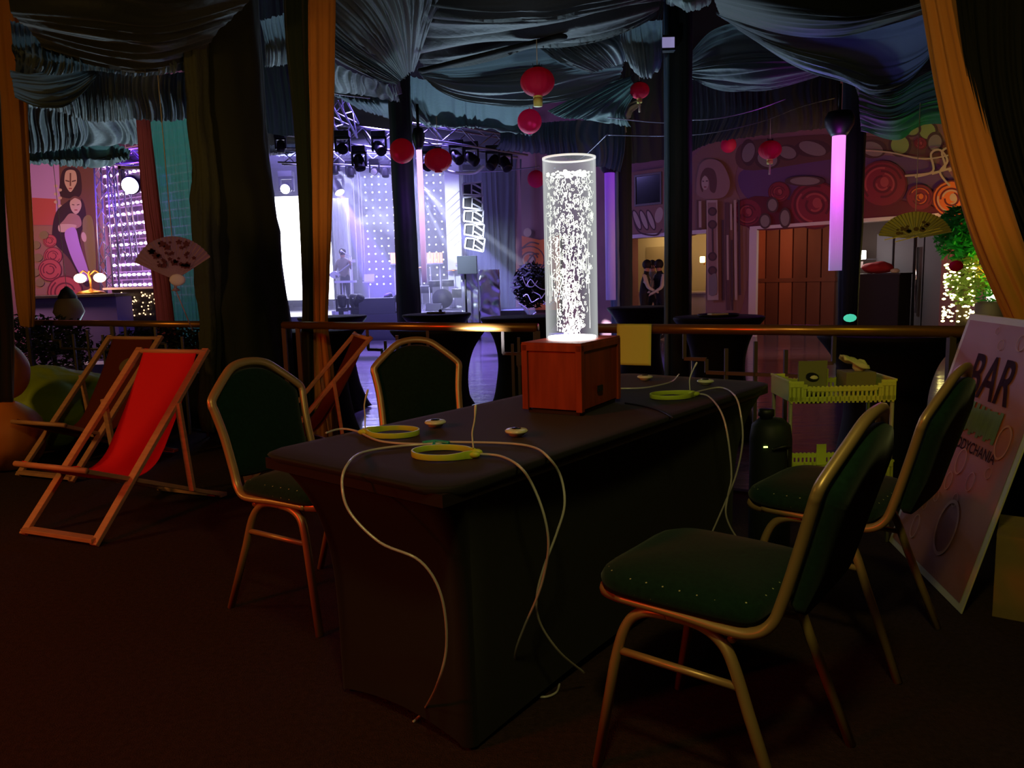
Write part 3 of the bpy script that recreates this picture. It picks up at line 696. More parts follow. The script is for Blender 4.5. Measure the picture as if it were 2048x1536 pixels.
for (px, py, lb) in ((871, 853, 'round metallic control puck between the left-end headset and the wooden box'), (1033, 871, 'round metallic control puck in front of the wooden box, the nearest one'),
                     (1290, 760, 'round metallic control puck just right of the wooden box at the back edge'), (1411, 769, 'round metallic control puck nearest the far end of the table')):
    puck(on(px, py, TH + .003), lb)
def hose(name, pts, label, catg='hose', r=.0034, m='clear_hose', group='clear hoses of the breathing headsets'):
    P = []
    for p in pts: P.append(at(p[0], p[1], p[2]) if p[2] > .9 else on(p[0], p[1], p[2]))
    mb = MB(); mb.tube(cat(P, 7), r, 8); return tag(mb.build(name, m), label, catg, group)
T_ = TH + .007
hose('air_hose', [(885, 887, T_), (800, 892, T_), (725, 905, T_), (694, 930, 1.83), (684, 970, 1.78), (700, 1025, 1.75), (760, 1085, 1.72), (840, 1122, 1.70), (882, 1190, 1.70), (893, 1290, 1.72), (874, 1370, 1.76), (845, 1424, .03), (826, 1444, .006)], 'clear hose looping down over the left end of the black table to the carpet')
hose('air_hose', [(885, 884, T_), (1000, 886, T_), (1062, 893, T_), (1094, 912, T_), (1121, 952, 1.95), (1129, 1010, 1.92), (1112, 1070, 1.91), (1086, 1140, 1.91), (1073, 1200, 1.92), (1082, 1250, 1.95), (1120, 1305, 2.0), (1168, 1345, 2.1)], 'clear hose crossing the tabletop, hanging down the long side, right of the crossing pair')
hose('air_hose', [(958, 908, T_), (1000, 912, T_), (1038, 932, T_), (1065, 970, 1.84), (1088, 1030, 1.83), (1097, 1090, 1.84), (1088, 1150, 1.87), (1072, 1200, 1.89), (1048, 1255, 1.93), (1030, 1310, 1.99), (1034, 1360, 2.09), (1058, 1387, .006), (1088, 1394, .006), (1112, 1385, .006), (1119, 1368, .006)], 'clear hose from the front headset, hanging down the long side and curling on the carpet')
hose('air_hose', [(1385, 786, T_), (1440, 775, T_), (1470, 792, 2.80), (1482, 832, 2.74), (1485, 885, 2.72), (1472, 950, 2.73), (1446, 1015, 2.76), (1415, 1085, 2.8)], 'clear hose from the far headset, hanging in the wider arc beside the black canister')
hose('air_hose', [(1392, 788, T_), (1416, 792, T_), (1441, 822, 2.62), (1455, 870, 2.56), (1463, 950, 2.56), (1456, 990, 2.57), (1452, 1030, 2.58), (1470, 1070, 2.60), (1500, 1100, 2.62)], 'clear hose from the far headset, hanging in the narrower arc over the table side')
hose('air_hose', [(652, 866, T_), (680, 858, T_), (712, 862, T_), (760, 882, T_), (830, 888, T_), (880, 886, T_)], 'clear hose lying from the left-end headset across the table corner')
hose('air_hose', [(1240, 777, T_), (1285, 776, T_), (1320, 770, T_), (1345, 762, T_), (1358, 748, T_)], 'thin clear hose coming out behind the wooden box')
m = MB(); m.tube(cat([on(845, 886, T_ + .003), on(870, 883, T_ + .004), on(898, 886, T_ + .003)], 4), .0055, 8); m.tube([on(870, 883, T_ + .003), on(866, 891, T_)], .004, 8)
tag(m.build('hose_connector', 'teal_plastic'), 'small teal hose connector lying behind the front headset', 'connector')
hose('power_cable', [(1250, 806, TH + .004), (1285, 812, TH + .004), (1320, 822, TH + .004), (1346, 836, TH + .002)], 'black power cable running from the wooden box over the table edge', 'cable', .003, 'black_rubber', None)

# ================================================================== DECK CHAIRS
def deck_chair(label, RF, back, canvas, grp):
    """RF: where the right front foot stands; back: direction towards the back, in plan"""
    o = empty('deck_chair', (RF[0], RF[1], 0), label, 'deck chair', grp, math.atan2(back[1], back[0]))
    W = .496                                         # local x to the back, y to the left
    top = Vector((.791, 0, .843)); dz = top.normalized()
    for y in (0, W):
        m = MB(); m.beam(Vector((0, y, .0)) + dz * .01, top + Vector((0, y, 0)) + dz * .02, .022, .045, up=(0, 1, 0)); m.build('long_rail', 'deck_wood', o, bevel=.003)
        yi = y + (.026 if y == 0 else -.026)
        m = MB(); m.beam((.016, yi, .362), (.849, yi, .022), .022, .042, up=(0, 1, 0)); m.build('seat_rail', 'deck_wood', o, bevel=.003)
        yo = y + (-.024 if y == 0 else .024)
        m = MB(); m.beam((.553, yo, .60), (.600, yo, .115), .02, .035, up=(0, 1, 0)); m.build('prop', 'deck_wood', o, bevel=.003)
    m = MB(); m.beam((.02, 0, .03), (.02, W, .03), .05, .02); m.build('foot_bar', 'deck_wood', o, bevel=.002)
    m = MB(); m.beam((.849, -.0, .022), (.849, W, .022), .045, .022); m.build('rear_bar', 'deck_wood', o, bevel=.002)
    m = MB(); m.tube([tuple(top + Vector((0, -.012, 0))), tuple(top + Vector((0, W + .012, 0)))], .014, 12); m.build('top_bar', 'deck_wood', o)
    m = MB(); m.tube([(.010, -.0, .367), (.010, W, .367)], .014, 12); m.build('front_bar', 'deck_wood', o)
    S = cat([top + Vector((0, 0, .016)), (.69, 0, .66), (.57, 0, .46), (.45, 0, .30), (.31, 0, .255), (.15, 0, .300), (.010, 0, .384)], 8)
    yy = [.05, W - .05]
    def sling(u, v):
        p = sample(S, v); y = yy[0] + (yy[1] - yy[0]) * u
        return Vector((p.x - .0, y, p.z - .010 * math.sin(PI * u) + .002 * math.sin(u * 40) * math.sin(v * 9)))
    m = MB(); m.grid(sling, 16, 50); m.build('canvas_sling', canvas, o, solid=.003)
    return o
bk = Vector((math.cos(1.163), math.sin(1.163), 0))
deck_chair('deck chair with a bright red canvas, the front one left of the table', (-1.991, 3.516), bk, 'red_canvas', 'wooden deck chairs')
deck_chair('deck chair with a dull brown canvas behind the bright red one', (-2.787, 4.746), bk, 'brown_canvas', 'wooden deck chairs')
deck_chair('deck chair seen from behind, between the left banquet chair and the table', (-1.613, 4.533), Vector((math.cos(.384), math.sin(.384))), 'brown_canvas', 'wooden deck chairs')

# bean bags and round seat on the left
def blob(name, pts, r, label, catg, m, n=20, wr=.05):
    mb = MB()
    c, s = pts
    def f(u, v):
        a = 2 * PI * u; b = PI * v; x = Vector((math.sin(b) * math.cos(a) * s[0], math.sin(b) * math.sin(a) * s[1], -math.cos(b) * s[2]))
        k = 1 + wr * noise.noise(x * 4 + Vector(c)) * 2 + wr * .6 * noise.noise(x * 11)
        x *= k; x.z = max(x.z, -c[2] + .004); return Vector(c) + x
    mb.grid(f, 64, 32); return tag(mb.build(name, m), label, catg)
YB = at(70, 800, 6.0)
blob('bean_bag', ((YB.x, 6.0, .27), (.82, .5, .33)), 0, 'large yellow-green bean bag on the floor left of the deck chairs', 'bean bag', 'yellow_vinyl', wr=.10)
OB = at(6, 760, 5.2)
blob('bean_bag', ((OB.x, 5.2, .22), (.22, .24, .25)), 0, 'orange bean bag behind the yellow one at the left edge', 'bean bag', 'orange_vinyl', wr=.04)
blob('pillow', ((-2.62, 5.55, .62), (.2, .12, .12)), 0, 'small tan cushion glimpsed behind the brown deck chair', 'cushion', 'tan_cloth', wr=.04)
blob('cushion', ((OB.x - .03, 5.25, .66), (.17, .17, .20)), 0, 'orange ball-shaped seat cushion piled above the orange bean bag', 'cushion', 'orange_vinyl', wr=.03)

# ================================================================== CANISTER, BASKET CART, BOARD, BOX
c = at(1541, 900, 3.12)
cn = empty('canister', (c.x, 3.12, 0), 'dark rounded canister with a green light between the table and the basket cart', 'canister')
m = MB(); m.lathe([(.075, 0), (.082, .01), (.084, .30), (.084, .52), (.076, .575), (.05, .60), (.001, .605)], n=32); m.build('body', 'device_black', cn)
m = MB(); m.lathe([(.026, .595), (.026, .61), (.032, .614), (.032, .638), (.026, .643), (.001, .643)], c=(-.02, 0, 0), n=20); m.build('cap', 'black_rubber', cn)
m = MB(); m.tube(cat([(-.02, -.084, .49), (.02, -.10, .505), (.055, -.075, .50)], 6), .007, 8); m.tube([(.04, -.08, .505), (.042, -.088, .40)], .004, 6); m.ball((.042, -.09, .395), .007, n=8); m.build('handle', 'black_rubber', cn)
m = MB(); m.box((-.045, -.0745, .50), (.016, .004, .006)); m.build('indicator_light', 'led_green', cn)
CY = 3.30
cl, cr = at(1583, 800, CY), at(1790, 800, CY + .0); cw = (cr.x - cl.x)
ct = empty('basket_cart', ((cl.x + cr.x) / 2, CY + .13, 0), 'two-tier cart of yellow-green plastic baskets behind the right-hand chairs', 'cart', rz=-.05)
def basket(z, par):
    m = MB(); W, D, Hh = cw, .27, .075; t = .006
    m.box((0, 0, z - Hh), (W - .02, D - .02, .006))
    for i in range(24):                              # slotted front and back with a dipped rim
        x = -W / 2 + W * (i + .5) / 24; e = abs(x) / (W / 2); rim = z + (.02 if e > .78 else .02 * max(0, (e - .6) / .18)) - .015
        for y in (-D / 2, D / 2):
            m.box((x, y, z - Hh + .008), (W / 24, t, .022)); m.box((x, y, rim - .009), (W / 24, t + .004, .02))
            m.box((x, y, z - Hh / 2 - .01), (W / 24 * .52, t, Hh))
    for s in (-1, 1):
        m.box((s * W / 2, 0, z - Hh / 2 + .005), (t, D, Hh + .01)); m.box((s * W / 2, 0, z + .01), (t + .006, D + .004, .01))
        for y in (-D / 2, D / 2): m.box((s * (W / 2 - .03), y, z - Hh / 2 + .006), (.06, t, Hh + .012))
    m.box((.01, D / 2 - .004, z - .02), (.045, t, .10))
    return m.build('basket', 'basket_plastic', par, bevel=.0012)
zt_ = at(1700, 775, CY).z + .02
basket(zt_, ct); basket(zt_ - .355, ct)
for sx in (-1, 1):
    for sy in (-1, 1):
        m = MB(); m.tube([(sx * (cw / 2 - .008), sy * .125, .0), (sx * (cw / 2 - .008), sy * .125, zt_ - .01)], .0085, 10); m.build('leg', 'cart_leg', ct)
cc = Vector((ct.location.x, ct.location.y, 0))
m = MB(); q = [Vector((-.17, -.09, zt_ - .065)), Vector((-.06, -.10, zt_ - .065)), Vector((.01, .08, zt_ + .075)), Vector((-.12, .08, zt_ + .075))]
tb_ = empty('carton', cc, 'olive card carton leaning open in the top basket', 'carton', rz=-.05)
m.prism(q, (0, .012, -.03)); m.build('panel', 'grey_card', tb_)
m = MB(); m.prism([Vector((-.085 + .028 * math.cos(a), -.004 + .02 * math.sin(a) - .0, zt_ + .006 + .016 * math.sin(a) + .002)) for a in [2 * PI * i / 14 for i in range(14)]], (0, -.004, .006)); m.build('slot', 'black_rubber', tb_)
m = MB(); m.ball((-.08, -.012, zt_ + .006), .018, (1.1, .5, .8), 10); m.build('tissue', 'tissue', tb_)
tb2 = empty('tissue_box', cc, 'dark olive tissue box with a pale tissue pulled up, in the top basket', 'tissue box', rz=-.05)
m = MB(); m.box((.115, .02, zt_ - .01), (.13, .12, .085)); m.build('box', 'grey_card', tb2, bevel=.002)
m = MB(); P = [(.05 + .11 * v, .02 + (u - .5) * .07, zt_ + .105 - .045 * v - .02 * (2 * u - 1) ** 2 + .006 * math.sin(9 * u + 7 * v)) for v in [i / 8 for i in range(9)] for u in [j / 6 for j in range(7)]]
m.add(P, [(i * 7 + j, i * 7 + j + 1, (i + 1) * 7 + j + 1, (i + 1) * 7 + j) for i in range(8) for j in range(6)], True); m.ball((.13, .02, zt_ + .055), .03, (1, .6, .9), 10); m.build('tissue', 'tissue', tb2, solid=.008)

# leaning bar sign
b0, b1 = Vector((1.641, 3.289, .004)), Vector((1.532, 2.55, .004)); up_ = Vector((.281, -.042, .997))
ex = (b1 - b0).normalized(); BW = (b1 - b0).length; up_ -= ex * up_.dot(ex); BH = 1.036; ey = up_.normalized(); ez = ex.cross(ey)   # ez faces the camera
bd_ = empty('sign_board', b0, 'glossy orange board with the dark word BAR leaning at the right edge', 'sign')
def bp(x, y, z=0): return b0 + ex * x + ey * y + ez * z
m = MB(); m.prism([bp(0, 0, -.006), bp(BW, 0, -.006), bp(BW, BH, -.006), bp(0, BH, -.006)], ez * .006); m.build('panel', 'board_edge', bd_, True, bevel=.002)
def board_face():
    def f(u, v):
        x, y = .028 + (BW - .056) * u, .028 + (BH - .056) * v
        w = .0018 * noise.noise(Vector((x * 6, y * 4, 1))) + .0016 * math.exp(-((x - .10) / .07) ** 2) * (1 + math.sin(y * 17))
        return bp(x, y, .0015 + max(0, w))
    m = MB(); m.grid(f, 60, 80); return m.build('printed_face', 'board_print', bd_, True)
pf = board_face()
m = MB()
def brect(x0, x1, y0, y1, z): m.prism([bp(x0, y0, z), bp(x1, y0, z), bp(x1, y1, z), bp(x0, y1, z)], ez * .0008)
for i in range(24): brect(.06 + .5 * i / 24, .06 + .5 * (i + 1) / 24 + .001, .585 + .01 * math.sin(i * 2.1), .69 + .012 * math.sin(i * 3.3), .0050)
m.build('green_band', 'board_green', bd_, True)
for (x, y, rx, ry) in ((.45, .22, .075, .105), (.38, .47, .035, .05), (.50, .42, .027, .036), (.34, .38, .025, .035), (.29, .30, .018, .022), (.44, .33, .02, .026), (.60, .48, .02, .02), (.62, .60, .045, .06), (.22, .25, .02, .03),
                      (.36, .93, .02, .02), (.50, .95, .03, .03), (.30, .98, .015, .015), (.60, .88, .018, .018), (.27, .52, .02, .03), (.2, .14, .03, .05)):
    m = MB(); [m.prism([bp(x + k * rx * math.cos(2 * PI * j / 30), y + k * ry * math.sin(2 * PI * j / 30), .0052) for k, j in ((1.06, i), (1.06, i + 1), (.92, i + 1), (.92, i))], ez * .0006) for i in range(30)]; m.build('bubble_ring', 'board_ring', bd_, True)
def text_part(txt, x, y, size, m, par, sx=1.0, z=.0058):
    cu = bpy.data.curves.new('lettering', 'FONT'); cu.body = txt; cu.size = size; cu.extrude = .0006; cu.offset = size * .012
    o = bpy.data.objects.new('lettering', cu); COL.objects.link(o)
    dg = bpy.context.evaluated_depsgraph_get(); me = bpy.data.meshes.new_from_object(o.evaluated_get(dg)); bpy.data.objects.remove(o)
    mb = MB(); mb.add([bp(x + v.co.x * sx, y + v.co.y, z) for v in me.vertices], [tuple(p.vertices) for p in me.polygons]); bpy.data.meshes.remove(me)
    return mb.build('lettering', m, par, True)
text_part('BAR', .20, .72, .235, 'board_text', bd_, .82)
text_part('KT ODDYCHANIA', .17, .515, .058, 'board_text', bd_, .92)
c = Vector((1.69, 2.72, 0)); cb = empty('cardboard_box', (1.834, 2.548, 0), 'plain brown cardboard box on the floor under the leaning board, right edge', 'box', rz=-.6)
m = MB(); m.box((0, 0, .145), (.32, .26, .29)); m.build('carton', 'cardboard', cb, bevel=.003)
m = MB(); m.box((0, -.066, .291), (.32, .128, .004)); m.box((0, .066, .291), (.32, .128, .004)); m.build('flaps', 'cardboard', cb)

# ================================================================== DRAPED PILLARS, CURTAINS
def bundle(path, rs, nf, amp, m, name, par=None, flat=1.0, ph=0, nseg=None, wr=0.0, tw=0.0, ax=(1, 0, 0)):
    """gathered cloth hanging along a path: folded cross-section, radius per point"""
    P = cat(path, 8); RR = [r.x for r in cat([Vector((r, 0, 0)) for r in rs], 8)]; n = nseg or max(36, nf * 8); V = []
    for i, p in enumerate(P):
        t = (P[min(i + 1, len(P) - 1)] - P[max(i - 1, 0)]).normalized(); X = Vector(ax); X = (X - t * X.dot(t)).normalized(); Y = t.cross(X)
        f = i / len(P)
        for k in range(n):
            a = 2 * PI * k / n
            r = RR[i] * (1 + amp * math.cos(nf * a + ph + tw * f + .8 * math.sin(a * 2 + f * 3)) + amp * .5 * math.cos((nf * 2 + 1) * a + f * 5) + wr * noise.noise(Vector((math.cos(a) * 1.5, math.sin(a) * 1.5, f * 9 + ph))) + wr * .5 * noise.noise(Vector((math.cos(a) * 3, math.sin(a) * 3, f * 30 + ph))))
            V.append(p + X * (r * math.cos(a)) + Y * (r * flat * math.sin(a)))
    F = [(i * n + k, i * n + (k + 1) % n, (i + 1) * n + (k + 1) % n, (i + 1) * n + k) for i in range(len(P) - 1) for k in range(n)]
    F += [tuple(range(n)), tuple((len(P) - 1) * n + k for k in range(n))]
    mb = MB(); mb.add(V, F, True); return mb.build(name, m, par, par is not None)

pc = empty('draped_pillar', (-2.09, 6.15, 0), 'thick pillar wrapped in dark wrinkled cloth, left of the orange curtain', 'pillar')
bundle([(-2.08, 6.15, -.3), (-2.07, 6.15, .9), (-2.09, 6.15, 1.7), (-2.10, 6.15, 2.6), (-2.11, 6.15, 4.6)], [.33, .315, .29, .275, .275], 5, .03, 'pillar_cloth', 'cloth_wrap', pc, wr=.10, nseg=90)
bundle([at(424, 860, 5.85), at(420, 640, 5.85), at(412, 450, 5.85), at(402, 250, 5.85), at(390, 60, 5.85), at(384, -40, 5.85)], [.07, .075, .09, .08, .085, .09], 5, .14, mat('olive_cloth', (58, 60, 42), .85, bump=.4), 'cloth_strip', pc, wr=.4)
m = MB(); m.lathe([(.2, -.3), (.2, 5.9)], (-2.09, 6.15, 0)); m.build('core', 'black_paint', pc, True)

CUR = 'curtains tied between the booth posts'
a = bundle([at(8, -80, 6.85), at(13, 60, 6.85), at(27, 260, 6.85), at(40, 450, 6.85), at(50, 600, 6.85), at(54, 652, 6.9)], [.12, .118, .10, .088, .07, .05], 7, .16, 'orange_curtain', 'orange_curtain', tw=1.0, flat=.6)
tag(a, 'orange curtain gathered at the left edge beside the painted wall', 'curtain', CUR)
a = bundle([at(-100, -80, 3.6), at(-92, 200, 3.6), at(-62, 450, 3.65), at(-34, 640, 3.7), at(-30, 800, 3.7)], [.17, .17, .14, .12, .12], 6, .12, 'green_curtain', 'dark_curtain', flat=.6)
tag(a, 'near-black green curtain at the left edge in front of the orange one', 'curtain', CUR)
Yc = 5.85
a = bundle([at(631, -90, Yc), at(633, 60, Yc), at(634, 250, Yc), at(634, 430, Yc), at(636, 560, Yc), at(637, 650, Yc), at(642, 730, Yc), at(648, 830, Yc), at(652, 900, Yc)], [.115, .11, .098, .088, .07, .058, .075, .085, .08], 8, .17, 'orange_curtain', 'orange_curtain', tw=1.3, flat=.6)
tag(a, 'orange curtain tied in the middle between the draped pillar and the stage view', 'curtain', CUR)
a = bundle([at(590, -90, Yc - .05), at(592, 60, Yc - .05), at(603, 250, Yc - .05), at(611, 430, Yc - .05), at(615, 600, Yc - .05), at(614, 700, Yc - .05), at(617, 860, Yc - .05)], [.075, .072, .05, .042, .034, .04, .045], 6, .16, 'green_curtain', 'dark_curtain', tw=1.0, flat=.6)
tag(a, 'near-black green curtain alongside the middle orange one', 'curtain', CUR)
a = bundle([at(1862, -90, 3.5), at(1880, 0, 3.48), at(1912, 170, 3.44), at(1952, 340, 3.4), at(2000, 490, 3.36), at(2062, 640, 3.3), at(2110, 760, 3.3)], [.072, .070, .078, .086, .088, .08, .075], 7, .15, 'orange_curtain', 'orange_curtain', tw=1.2, flat=.5)
tag(a, 'orange curtain swept back diagonally at the right edge', 'curtain', CUR)

def loft(name, sections, nf, amp, m, label=None, catg=None, group=None, nu=None, nv=28, ph=0, solid=0, par=None, env=None, fine=.35):
    """cloth through section curves; its folds run from the first section to the last"""
    NU = nu or int(nf * 9); S = [cat([at(*p) if len(p) == 3 else Vector(p[:3]) for p in s], 10) for s in sections]
    cols = [cat([sample(s, i / NU) for s in S], max(2, nv // (len(S) - 1))) for i in range(NU + 1)]
    NV = len(cols[0]) - 1; rr = random.Random(int(nf * 13 + ph * 7)); off = [rr.uniform(-.5, .5) for _ in range(12)]
    V = []
    for j in range(NV + 1):
        v = j / NV; e = env(v) if env else (.35 + .65 * math.sin(PI * v))
        for i in range(NU + 1):
            u = i / NU; p = cols[i][j]
            du = cols[min(i + 1, NU)][j] - cols[max(i - 1, 0)][j]; dv = cols[i][min(j + 1, NV)] - cols[i][max(j - 1, 0)]
            nrm = du.cross(dv); nrm = nrm.normalized() if nrm.length > 1e-9 else Vector((0, -1, 0))
            w = u * nf + 1.3 * math.sin(u * 5 + ph) + .6 * math.sin(u * 13 + ph * 2) + .15 * math.sin(v * 6 + ph)
            d = (abs(math.sin(PI * w)) ** .7 - .5) + fine * math.sin(2 * PI * w * 2.3 + ph + v) + .5 * noise.noise(Vector((u * nf * .5, v * 1.6, ph)))
            V.append(p + nrm * (amp * d * e))
    F = [(j * (NU + 1) + i, j * (NU + 1) + i + 1, (j + 1) * (NU + 1) + i + 1, (j + 1) * (NU + 1) + i) for j in range(NV) for i in range(NU)]
    mb = MB(); mb.add(V, F, True); o = mb.build(name, m, par, par is not None, solid=solid)
    if label: tag(o, label, catg, group)
    return o
# black curtain at the right edge behind the orange one
loft('dark_curtain', [[(1905, -60, 3.42), (2000, -60, 3.36), (2200, -60, 3.2), (2420, -60, 3.0)], [(1935, 150, 3.4), (2010, 150, 3.36), (2200, 150, 3.2), (2420, 150, 3.0)], [(1985, 350, 3.4), (2050, 350, 3.34), (2220, 350, 3.18), (2420, 350, 3.0)],
                      [(2055, 560, 3.35), (2110, 560, 3.3), (2240, 560, 3.15), (2420, 560, 3.0)], [(2025, 800, 3.42), (2120, 800, 3.3), (2260, 800, 3.1), (2420, 800, 2.95)], [(1960, 1080, 3.45), (2040, 1090, 3.35), (2240, 1110, 3.1), (2440, 1130, 2.9)]],
     12, .035, 'black_curtain', 'black curtain hanging behind the swept orange one, right edge', 'curtain', CUR)
# teal and rose sheers on the left
loft('sheer_curtain', [[(300, 236, 7.9), (345, 236, 7.9), (390, 236, 7.9)], [(312, 400, 7.9), (358, 400, 7.9), (402, 400, 7.9)], [(332, 560, 7.9), (375, 560, 7.9), (412, 560, 7.9)], [(345, 700, 7.9), (385, 700, 7.9), (420, 700, 7.9)]],
     9, .025, 'teal_sheer', 'teal see-through curtain panel left of the draped pillar', 'curtain', CUR)
loft('sheer_curtain', [[(272, 236, 7.7), (285, 236, 7.7), (300, 238, 7.7)], [(283, 400, 7.7), (300, 400, 7.7), (318, 400, 7.7)], [(305, 560, 7.7), (322, 560, 7.7), (338, 560, 7.7)], [(318, 700, 7.7), (338, 700, 7.7), (356, 700, 7.7)]],
     5, .03, 'rose_curtain', 'narrow rose-red curtain at the left side of the teal panel', 'curtain', CUR)
m = MB(); m.tube([at(392, 240, 7.95), at(414, 660, 7.95)], .045, 10); tag(m.build('curtain_post', 'black_metal'), 'dark post at the right side of the teal curtain', 'post')

# poles with a wrapped cloth
def pole(label, base, top, r0, r1, m='pole_cloth', knot=True, strip=None):
    o = empty('hall_pole', (base.x, base.y, ZL), label, 'pillar', 'cloth-wrapped poles in the hall')
    b0_ = Vector((base.x, base.y, ZL)); t0_ = Vector((top.x, top.y, top.z))
    bundle([b0_, b0_.lerp(t0_, .25), b0_.lerp(t0_, .5), b0_.lerp(t0_, .75), t0_], [r0, r0, r1, r1, r1], 6, .03, m, 'cloth_wrap', o, wr=.05)
    if strip: bundle([b0_ + strip[1], b0_.lerp(t0_, .5) + strip[1], t0_ + strip[1]], [strip[0]] * 3, 4, .12, strip[2], 'cloth_strip', o, wr=.2)
    if knot:
        P = [t0_ + Vector((.02, -r1, -.35)), t0_ + Vector((-.03, -r1 - .03, -.15)), t0_ + Vector((.02, -r1 - .06, .0)), t0_ + Vector((.16, -r1 - .02, .12)), t0_ + Vector((.3, -r1, .2))]
        bundle(P, [.04, .06, .10, .08, .05], 5, .2, mat('knot_cloth', (140, 140, 146), .7, trans=.2) if 'knot_cloth' not in MATS else 'knot_cloth', 'tied_cloth', o, wr=.3)
    return o
def vpole(px, py, Y, z): b_ = at(px, py, Y); return Vector((b_.x, Y, 0)), Vector((b_.x, Y, z))
b_, t_ = vpole(808, 400, 11.2, 4.05); PA = b_
pole('dark wrapped pole behind the two red lanterns, lit tube on its right side', b_, t_, .17, .155)
b_, t_ = vpole(1359, 350, 8.5, 4.5); PBp = b_
pole('thick dark wrapped pole right of the bubble tube, floodlight near its top', b_, t_, .128, .126, strip=(.026, Vector((-.14, -.02, 0)), 'blue_pole'))
b_, t_ = vpole(1703, 400, 10.6, 3.75); PCp = b_
pole('dark wrapped pole behind the pink-purple hanging tube', b_, t_, .13, .15)
b_, t_ = vpole(1246, 450, 15.5, 4.2); PDp = b_
pole('further blue-lit wrapped pole left of the thick dark one', b_, t_, .17, .17, strip=(.10, Vector((-.15, -.06, 0)), 'blue_pole'))

# ================================================================== CEILING CLOTH
CG = 'ceiling cloth swags'
def swag(label, sections, nf, amp, m='drape_mid', **k): return loft('ceiling_swag', sections, nf, amp, m, label, 'ceiling cloth', CG, **k)
# left bay
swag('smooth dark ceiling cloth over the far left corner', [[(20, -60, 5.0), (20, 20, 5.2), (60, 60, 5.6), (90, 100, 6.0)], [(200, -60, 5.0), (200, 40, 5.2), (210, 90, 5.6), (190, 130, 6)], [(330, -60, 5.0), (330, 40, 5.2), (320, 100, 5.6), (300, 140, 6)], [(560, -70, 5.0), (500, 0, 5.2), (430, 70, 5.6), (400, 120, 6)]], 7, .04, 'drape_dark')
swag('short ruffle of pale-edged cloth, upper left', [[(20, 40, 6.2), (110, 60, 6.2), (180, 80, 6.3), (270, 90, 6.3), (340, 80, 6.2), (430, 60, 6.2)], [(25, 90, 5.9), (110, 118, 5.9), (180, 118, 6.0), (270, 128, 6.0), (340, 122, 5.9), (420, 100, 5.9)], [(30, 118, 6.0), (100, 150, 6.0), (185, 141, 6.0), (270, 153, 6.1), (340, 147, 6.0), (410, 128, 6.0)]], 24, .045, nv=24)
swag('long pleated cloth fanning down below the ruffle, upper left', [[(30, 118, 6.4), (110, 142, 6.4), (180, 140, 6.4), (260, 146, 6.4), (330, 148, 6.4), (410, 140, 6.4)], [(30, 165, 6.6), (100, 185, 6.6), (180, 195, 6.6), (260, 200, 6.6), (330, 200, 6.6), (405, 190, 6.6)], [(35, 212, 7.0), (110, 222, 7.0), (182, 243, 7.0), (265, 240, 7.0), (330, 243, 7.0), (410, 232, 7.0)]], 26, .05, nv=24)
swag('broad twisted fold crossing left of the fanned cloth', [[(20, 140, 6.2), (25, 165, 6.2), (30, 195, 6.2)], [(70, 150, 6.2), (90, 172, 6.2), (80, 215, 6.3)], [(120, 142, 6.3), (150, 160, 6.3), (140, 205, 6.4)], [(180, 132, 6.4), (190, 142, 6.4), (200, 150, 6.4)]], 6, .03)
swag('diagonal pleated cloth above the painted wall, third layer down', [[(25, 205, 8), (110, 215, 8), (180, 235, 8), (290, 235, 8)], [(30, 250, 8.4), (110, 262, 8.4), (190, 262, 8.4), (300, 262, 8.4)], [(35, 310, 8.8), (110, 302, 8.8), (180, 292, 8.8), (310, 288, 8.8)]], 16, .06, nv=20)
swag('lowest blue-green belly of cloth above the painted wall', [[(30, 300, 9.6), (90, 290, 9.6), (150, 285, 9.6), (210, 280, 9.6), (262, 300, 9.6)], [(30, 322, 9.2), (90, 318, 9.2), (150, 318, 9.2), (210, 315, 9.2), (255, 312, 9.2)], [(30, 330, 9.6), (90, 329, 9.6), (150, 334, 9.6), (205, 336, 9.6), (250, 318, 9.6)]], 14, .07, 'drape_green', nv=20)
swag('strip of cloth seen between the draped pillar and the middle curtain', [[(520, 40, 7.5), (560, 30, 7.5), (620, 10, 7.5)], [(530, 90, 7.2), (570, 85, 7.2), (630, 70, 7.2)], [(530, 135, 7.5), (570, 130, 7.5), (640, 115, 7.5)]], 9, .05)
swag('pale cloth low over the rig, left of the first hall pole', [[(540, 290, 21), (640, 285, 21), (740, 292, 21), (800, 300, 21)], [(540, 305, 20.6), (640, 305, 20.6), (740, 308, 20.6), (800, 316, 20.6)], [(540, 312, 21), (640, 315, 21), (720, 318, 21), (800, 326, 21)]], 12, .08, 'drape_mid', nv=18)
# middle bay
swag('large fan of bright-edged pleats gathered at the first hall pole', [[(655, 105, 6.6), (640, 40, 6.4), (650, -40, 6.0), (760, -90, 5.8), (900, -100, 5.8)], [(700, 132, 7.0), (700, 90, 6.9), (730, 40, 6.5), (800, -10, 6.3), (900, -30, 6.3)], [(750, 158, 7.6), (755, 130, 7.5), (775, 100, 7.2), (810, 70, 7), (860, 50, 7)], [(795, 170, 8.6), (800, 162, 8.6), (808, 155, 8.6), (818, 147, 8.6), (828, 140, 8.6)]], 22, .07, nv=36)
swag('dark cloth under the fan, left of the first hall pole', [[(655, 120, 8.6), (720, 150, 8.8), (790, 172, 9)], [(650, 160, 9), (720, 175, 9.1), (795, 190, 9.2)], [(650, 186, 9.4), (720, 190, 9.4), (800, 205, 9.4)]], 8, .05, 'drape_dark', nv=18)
swag('pleats sweeping down to the rig behind the first hall pole', [[(655, 165, 12.4), (690, 168, 12.4), (740, 165, 12.4), (810, 150, 12.4)], [(665, 186, 12), (710, 200, 12), (760, 205, 12), (815, 195, 12)], [(690, 200, 12.6), (730, 222, 12.6), (775, 236, 12.6), (820, 250, 12.6)]], 15, .06, nv=20)
